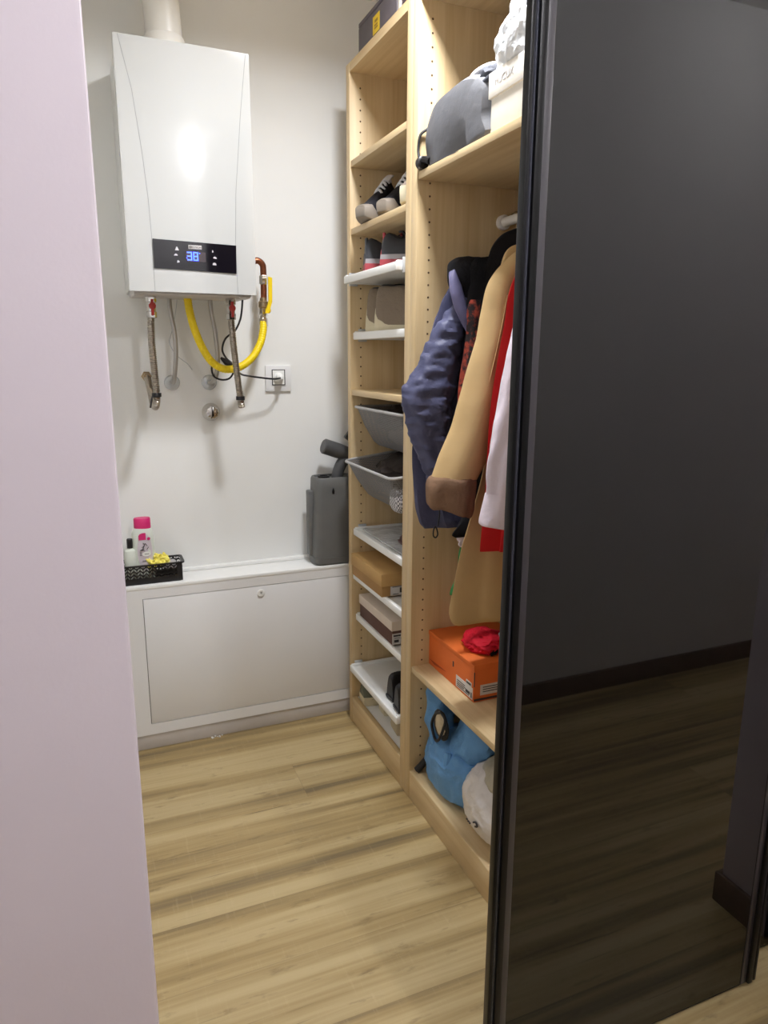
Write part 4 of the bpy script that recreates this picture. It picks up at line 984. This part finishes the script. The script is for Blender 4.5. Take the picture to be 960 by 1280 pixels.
bm = hang([(.405,1.01,1.60,.03,.05), (.385,.995,1.60,.055,.070), (.34,.985,1.59,.065,.080), (.29,.965,1.60,.060,.085), (.25,.950,1.62,.06,.075), (.21,.94,1.64,.05,.05)], 32, 8, .06, 4, 5, .014, 26); obj('right_handle', bm, M['bluebag'], t)
bm = BM(); tube(bm, [(.872,1.655,.362), (.876,1.700,.332), (.880,1.728,.290), (.878,1.715,.265), (.872,1.685,.258), (.866,1.652,.280), (.866,1.628,.325), (.868,1.622,.355), (.872,1.655,.362)], .0042, 10, 6); op = obj('opening_edge', bm, M['blackrub'], t)
bm = blob((.884,1.676,.309), (.009,.046,.044), .05, 10, 7, 4); obj('opening_lining', bm, M['blackrub'], t)
bm = blob((.879,1.668,.318), (.010,.026,.036), .16, 14, 7, 4); obj('opening_content', bm, M['beige'], t)
bm = BM(); tube(bm, [(.885,1.625,.245), (.875,1.62,.215), (.872,1.625,.175), (.880,1.63,.14)], .012, 8, 5); jitter(bm, .004, 30); obj('drawstring', bm, M['bluebag'], t)
bm = BM(); tube(bm, [(.862,1.790,.100), (.878,1.785,.118), (.905,1.780,.150), (.93,1.775,.175)], .011, 10, 5); obj('black_strap', bm, M['blackrub'], t)
t = thing('carrier_bag', 'white plastic carrier bag slumped beside the blue bag, cut by the door', 'bag', (.95,1.33,BZ))
bm = BM()
c = Vector((.960,1.420,.190)); ra = (.112,.152,.105)
bm = blob(c, ra, .06, 10, 9, 5, flat=BZ+.0005); b_ = obj('body', bm, M['whitebag'], t)
bm = blob((.975,1.410,.262), (.088,.112,.05), .06, 8, 6, 4); obj('clear_band', bm, M['clearbag'], t)
bm = blob((.93,1.375,.300), (.03,.04,.022), .12, 10, 4, 3); obj('knot', bm, M['canister_dark'], t)
bm = BM()
def pr(y, z): return Vector((c.x-ra[0]*1.035*math.sqrt(max(0, 1-((y-c.y)/ra[1])**2-((z-c.z)/ra[2])**2))-.004, y, z))
for y, w in ((1.448,.008), (1.438,.008), (1.429,.006)): tube(bm, [pr(y,.162), pr(y-w,.166)], .0022, 5, 1)
tube(bm, [pr(1.404,.182), pr(1.394,.188), pr(1.388,.180), pr(1.397,.174)], .0026, 6, 4)
obj('bird_print', bm, M['ink'], b_)

# ------------------------------------------------------------------ lamps, camera, render settings
def lamp(name, loc, power, size, col, label, drop=0, spread=150):
    """surface downlight: drop is how far its housing hangs under the ceiling"""
    t = thing(name, label, 'ceiling lamp', loc)
    l = Vector(loc)-Vector((0,0,drop))
    bm = BM(); lathe(bm, [(size*.62,drop), (size*.62,-.006), (size*.5,-.012), (size*.5,-.004)], l, 'z', 32, cap=False); obj('housing', bm, M['lampring'], t)
    bm = BM(); lathe(bm, [(size*.5,-.004), (size*.5,-.006)], l, 'z', 32); obj('diffuser', bm, M['lampglow'], t)
    L = bpy.data.lights.new(name+'_light', 'AREA'); L.shape = 'DISK'; L.size = size; L.energy = power; L.color = col; L.spread = math.radians(spread)
    o = bpy.data.objects.new(name+'_light', L); C.objects.link(o); o.location = (0,0,-.016-drop); o.parent = t
lamp('ceiling_lamp', (.72,1.56,CZ), 20, .20, (.97,1,1.06), 'round ceiling downlight inside the closet', 0, 161)
def globe(name, loc, power, col, label, r=.034):
    """globe lamp on a short neck"""
    t = thing(name, label, 'ceiling lamp', loc)
    zc = loc[2]-.115
    bm = BM(); lathe(bm, [(.05,0), (.05,-.012), (.018,-.018), (.018,-.085), (.026,-.095), (.026,zc-loc[2]+r*.75)], loc, 'z', 28); obj('neck', bm, M['lampring'], t)
    bm = BM(); bmesh.ops.create_uvsphere(bm, u_segments=28, v_segments=16, radius=r*.92); bmesh.ops.translate(bm, vec=(loc[0],loc[1],zc), verts=bm.verts); obj('bulb', bm, M['lampglow'], t)
    L = bpy.data.lights.new(name+'_light', 'POINT'); L.shadow_soft_size = r; L.energy = power; L.color = col
    o = bpy.data.objects.new(name+'_light', L); C.objects.link(o); o.location = (0,0,zc-loc[2]); o.parent = t
globe('hall_lamp', (.70,-.02,HZ), 275, (1,1,1.05), 'white globe lamp on the hall ceiling, nearer the doorway')
globe('hall_lamp', (2.3,.15,HZ), 110, (1,1,1.03), 'white globe lamp farther along the hall ceiling')

w = bpy.data.worlds.new('world'); w.use_nodes = True; bpy.context.scene.world = w
w.node_tree.nodes['Background'].inputs[0].default_value = (.02,.02,.02,1); w.node_tree.nodes['Background'].inputs[1].default_value = 1

cd = bpy.data.cameras.new('camera'); cam = bpy.data.objects.new('camera', cd); C.objects.link(cam)
yaw, pit, rol = .395499714, .216630578, .00510541843
F = Vector((math.sin(yaw)*math.cos(pit), math.cos(yaw)*math.cos(pit), -math.sin(pit)))
Rr = Vector((math.cos(yaw), -math.sin(yaw), 0)); U = Rr.cross(F)
cr_, sr_ = math.cos(rol), math.sin(rol)
r0 = cr_*Rr+sr_*U; u0 = -sr_*Rr+cr_*U
mw = Matrix((( r0.x,u0.x,-F.x,0), (r0.y,u0.y,-F.y,0), (r0.z,u0.z,-F.z,1.36), (0,0,0,1)))
cam.matrix_world = mw
cd.sensor_fit = 'VERTICAL'; cd.sensor_height = 24; cd.lens = 24*885.87/1280; cd.clip_start = .02
sc = bpy.context.scene; sc.camera = cam
sc.view_settings.view_transform = 'Standard'; sc.view_settings.look = 'None'; sc.view_settings.gamma = 1; sc.view_settings.use_curve_mapping = False
sc.view_settings.exposure = 0.0
sc.cycles.max_bounces = 10; sc.cycles.diffuse_bounces = 6; sc.cycles.transparent_max_bounces = 12; sc.cycles.sample_clamp_indirect = 6
sc.cycles.use_denoising = True
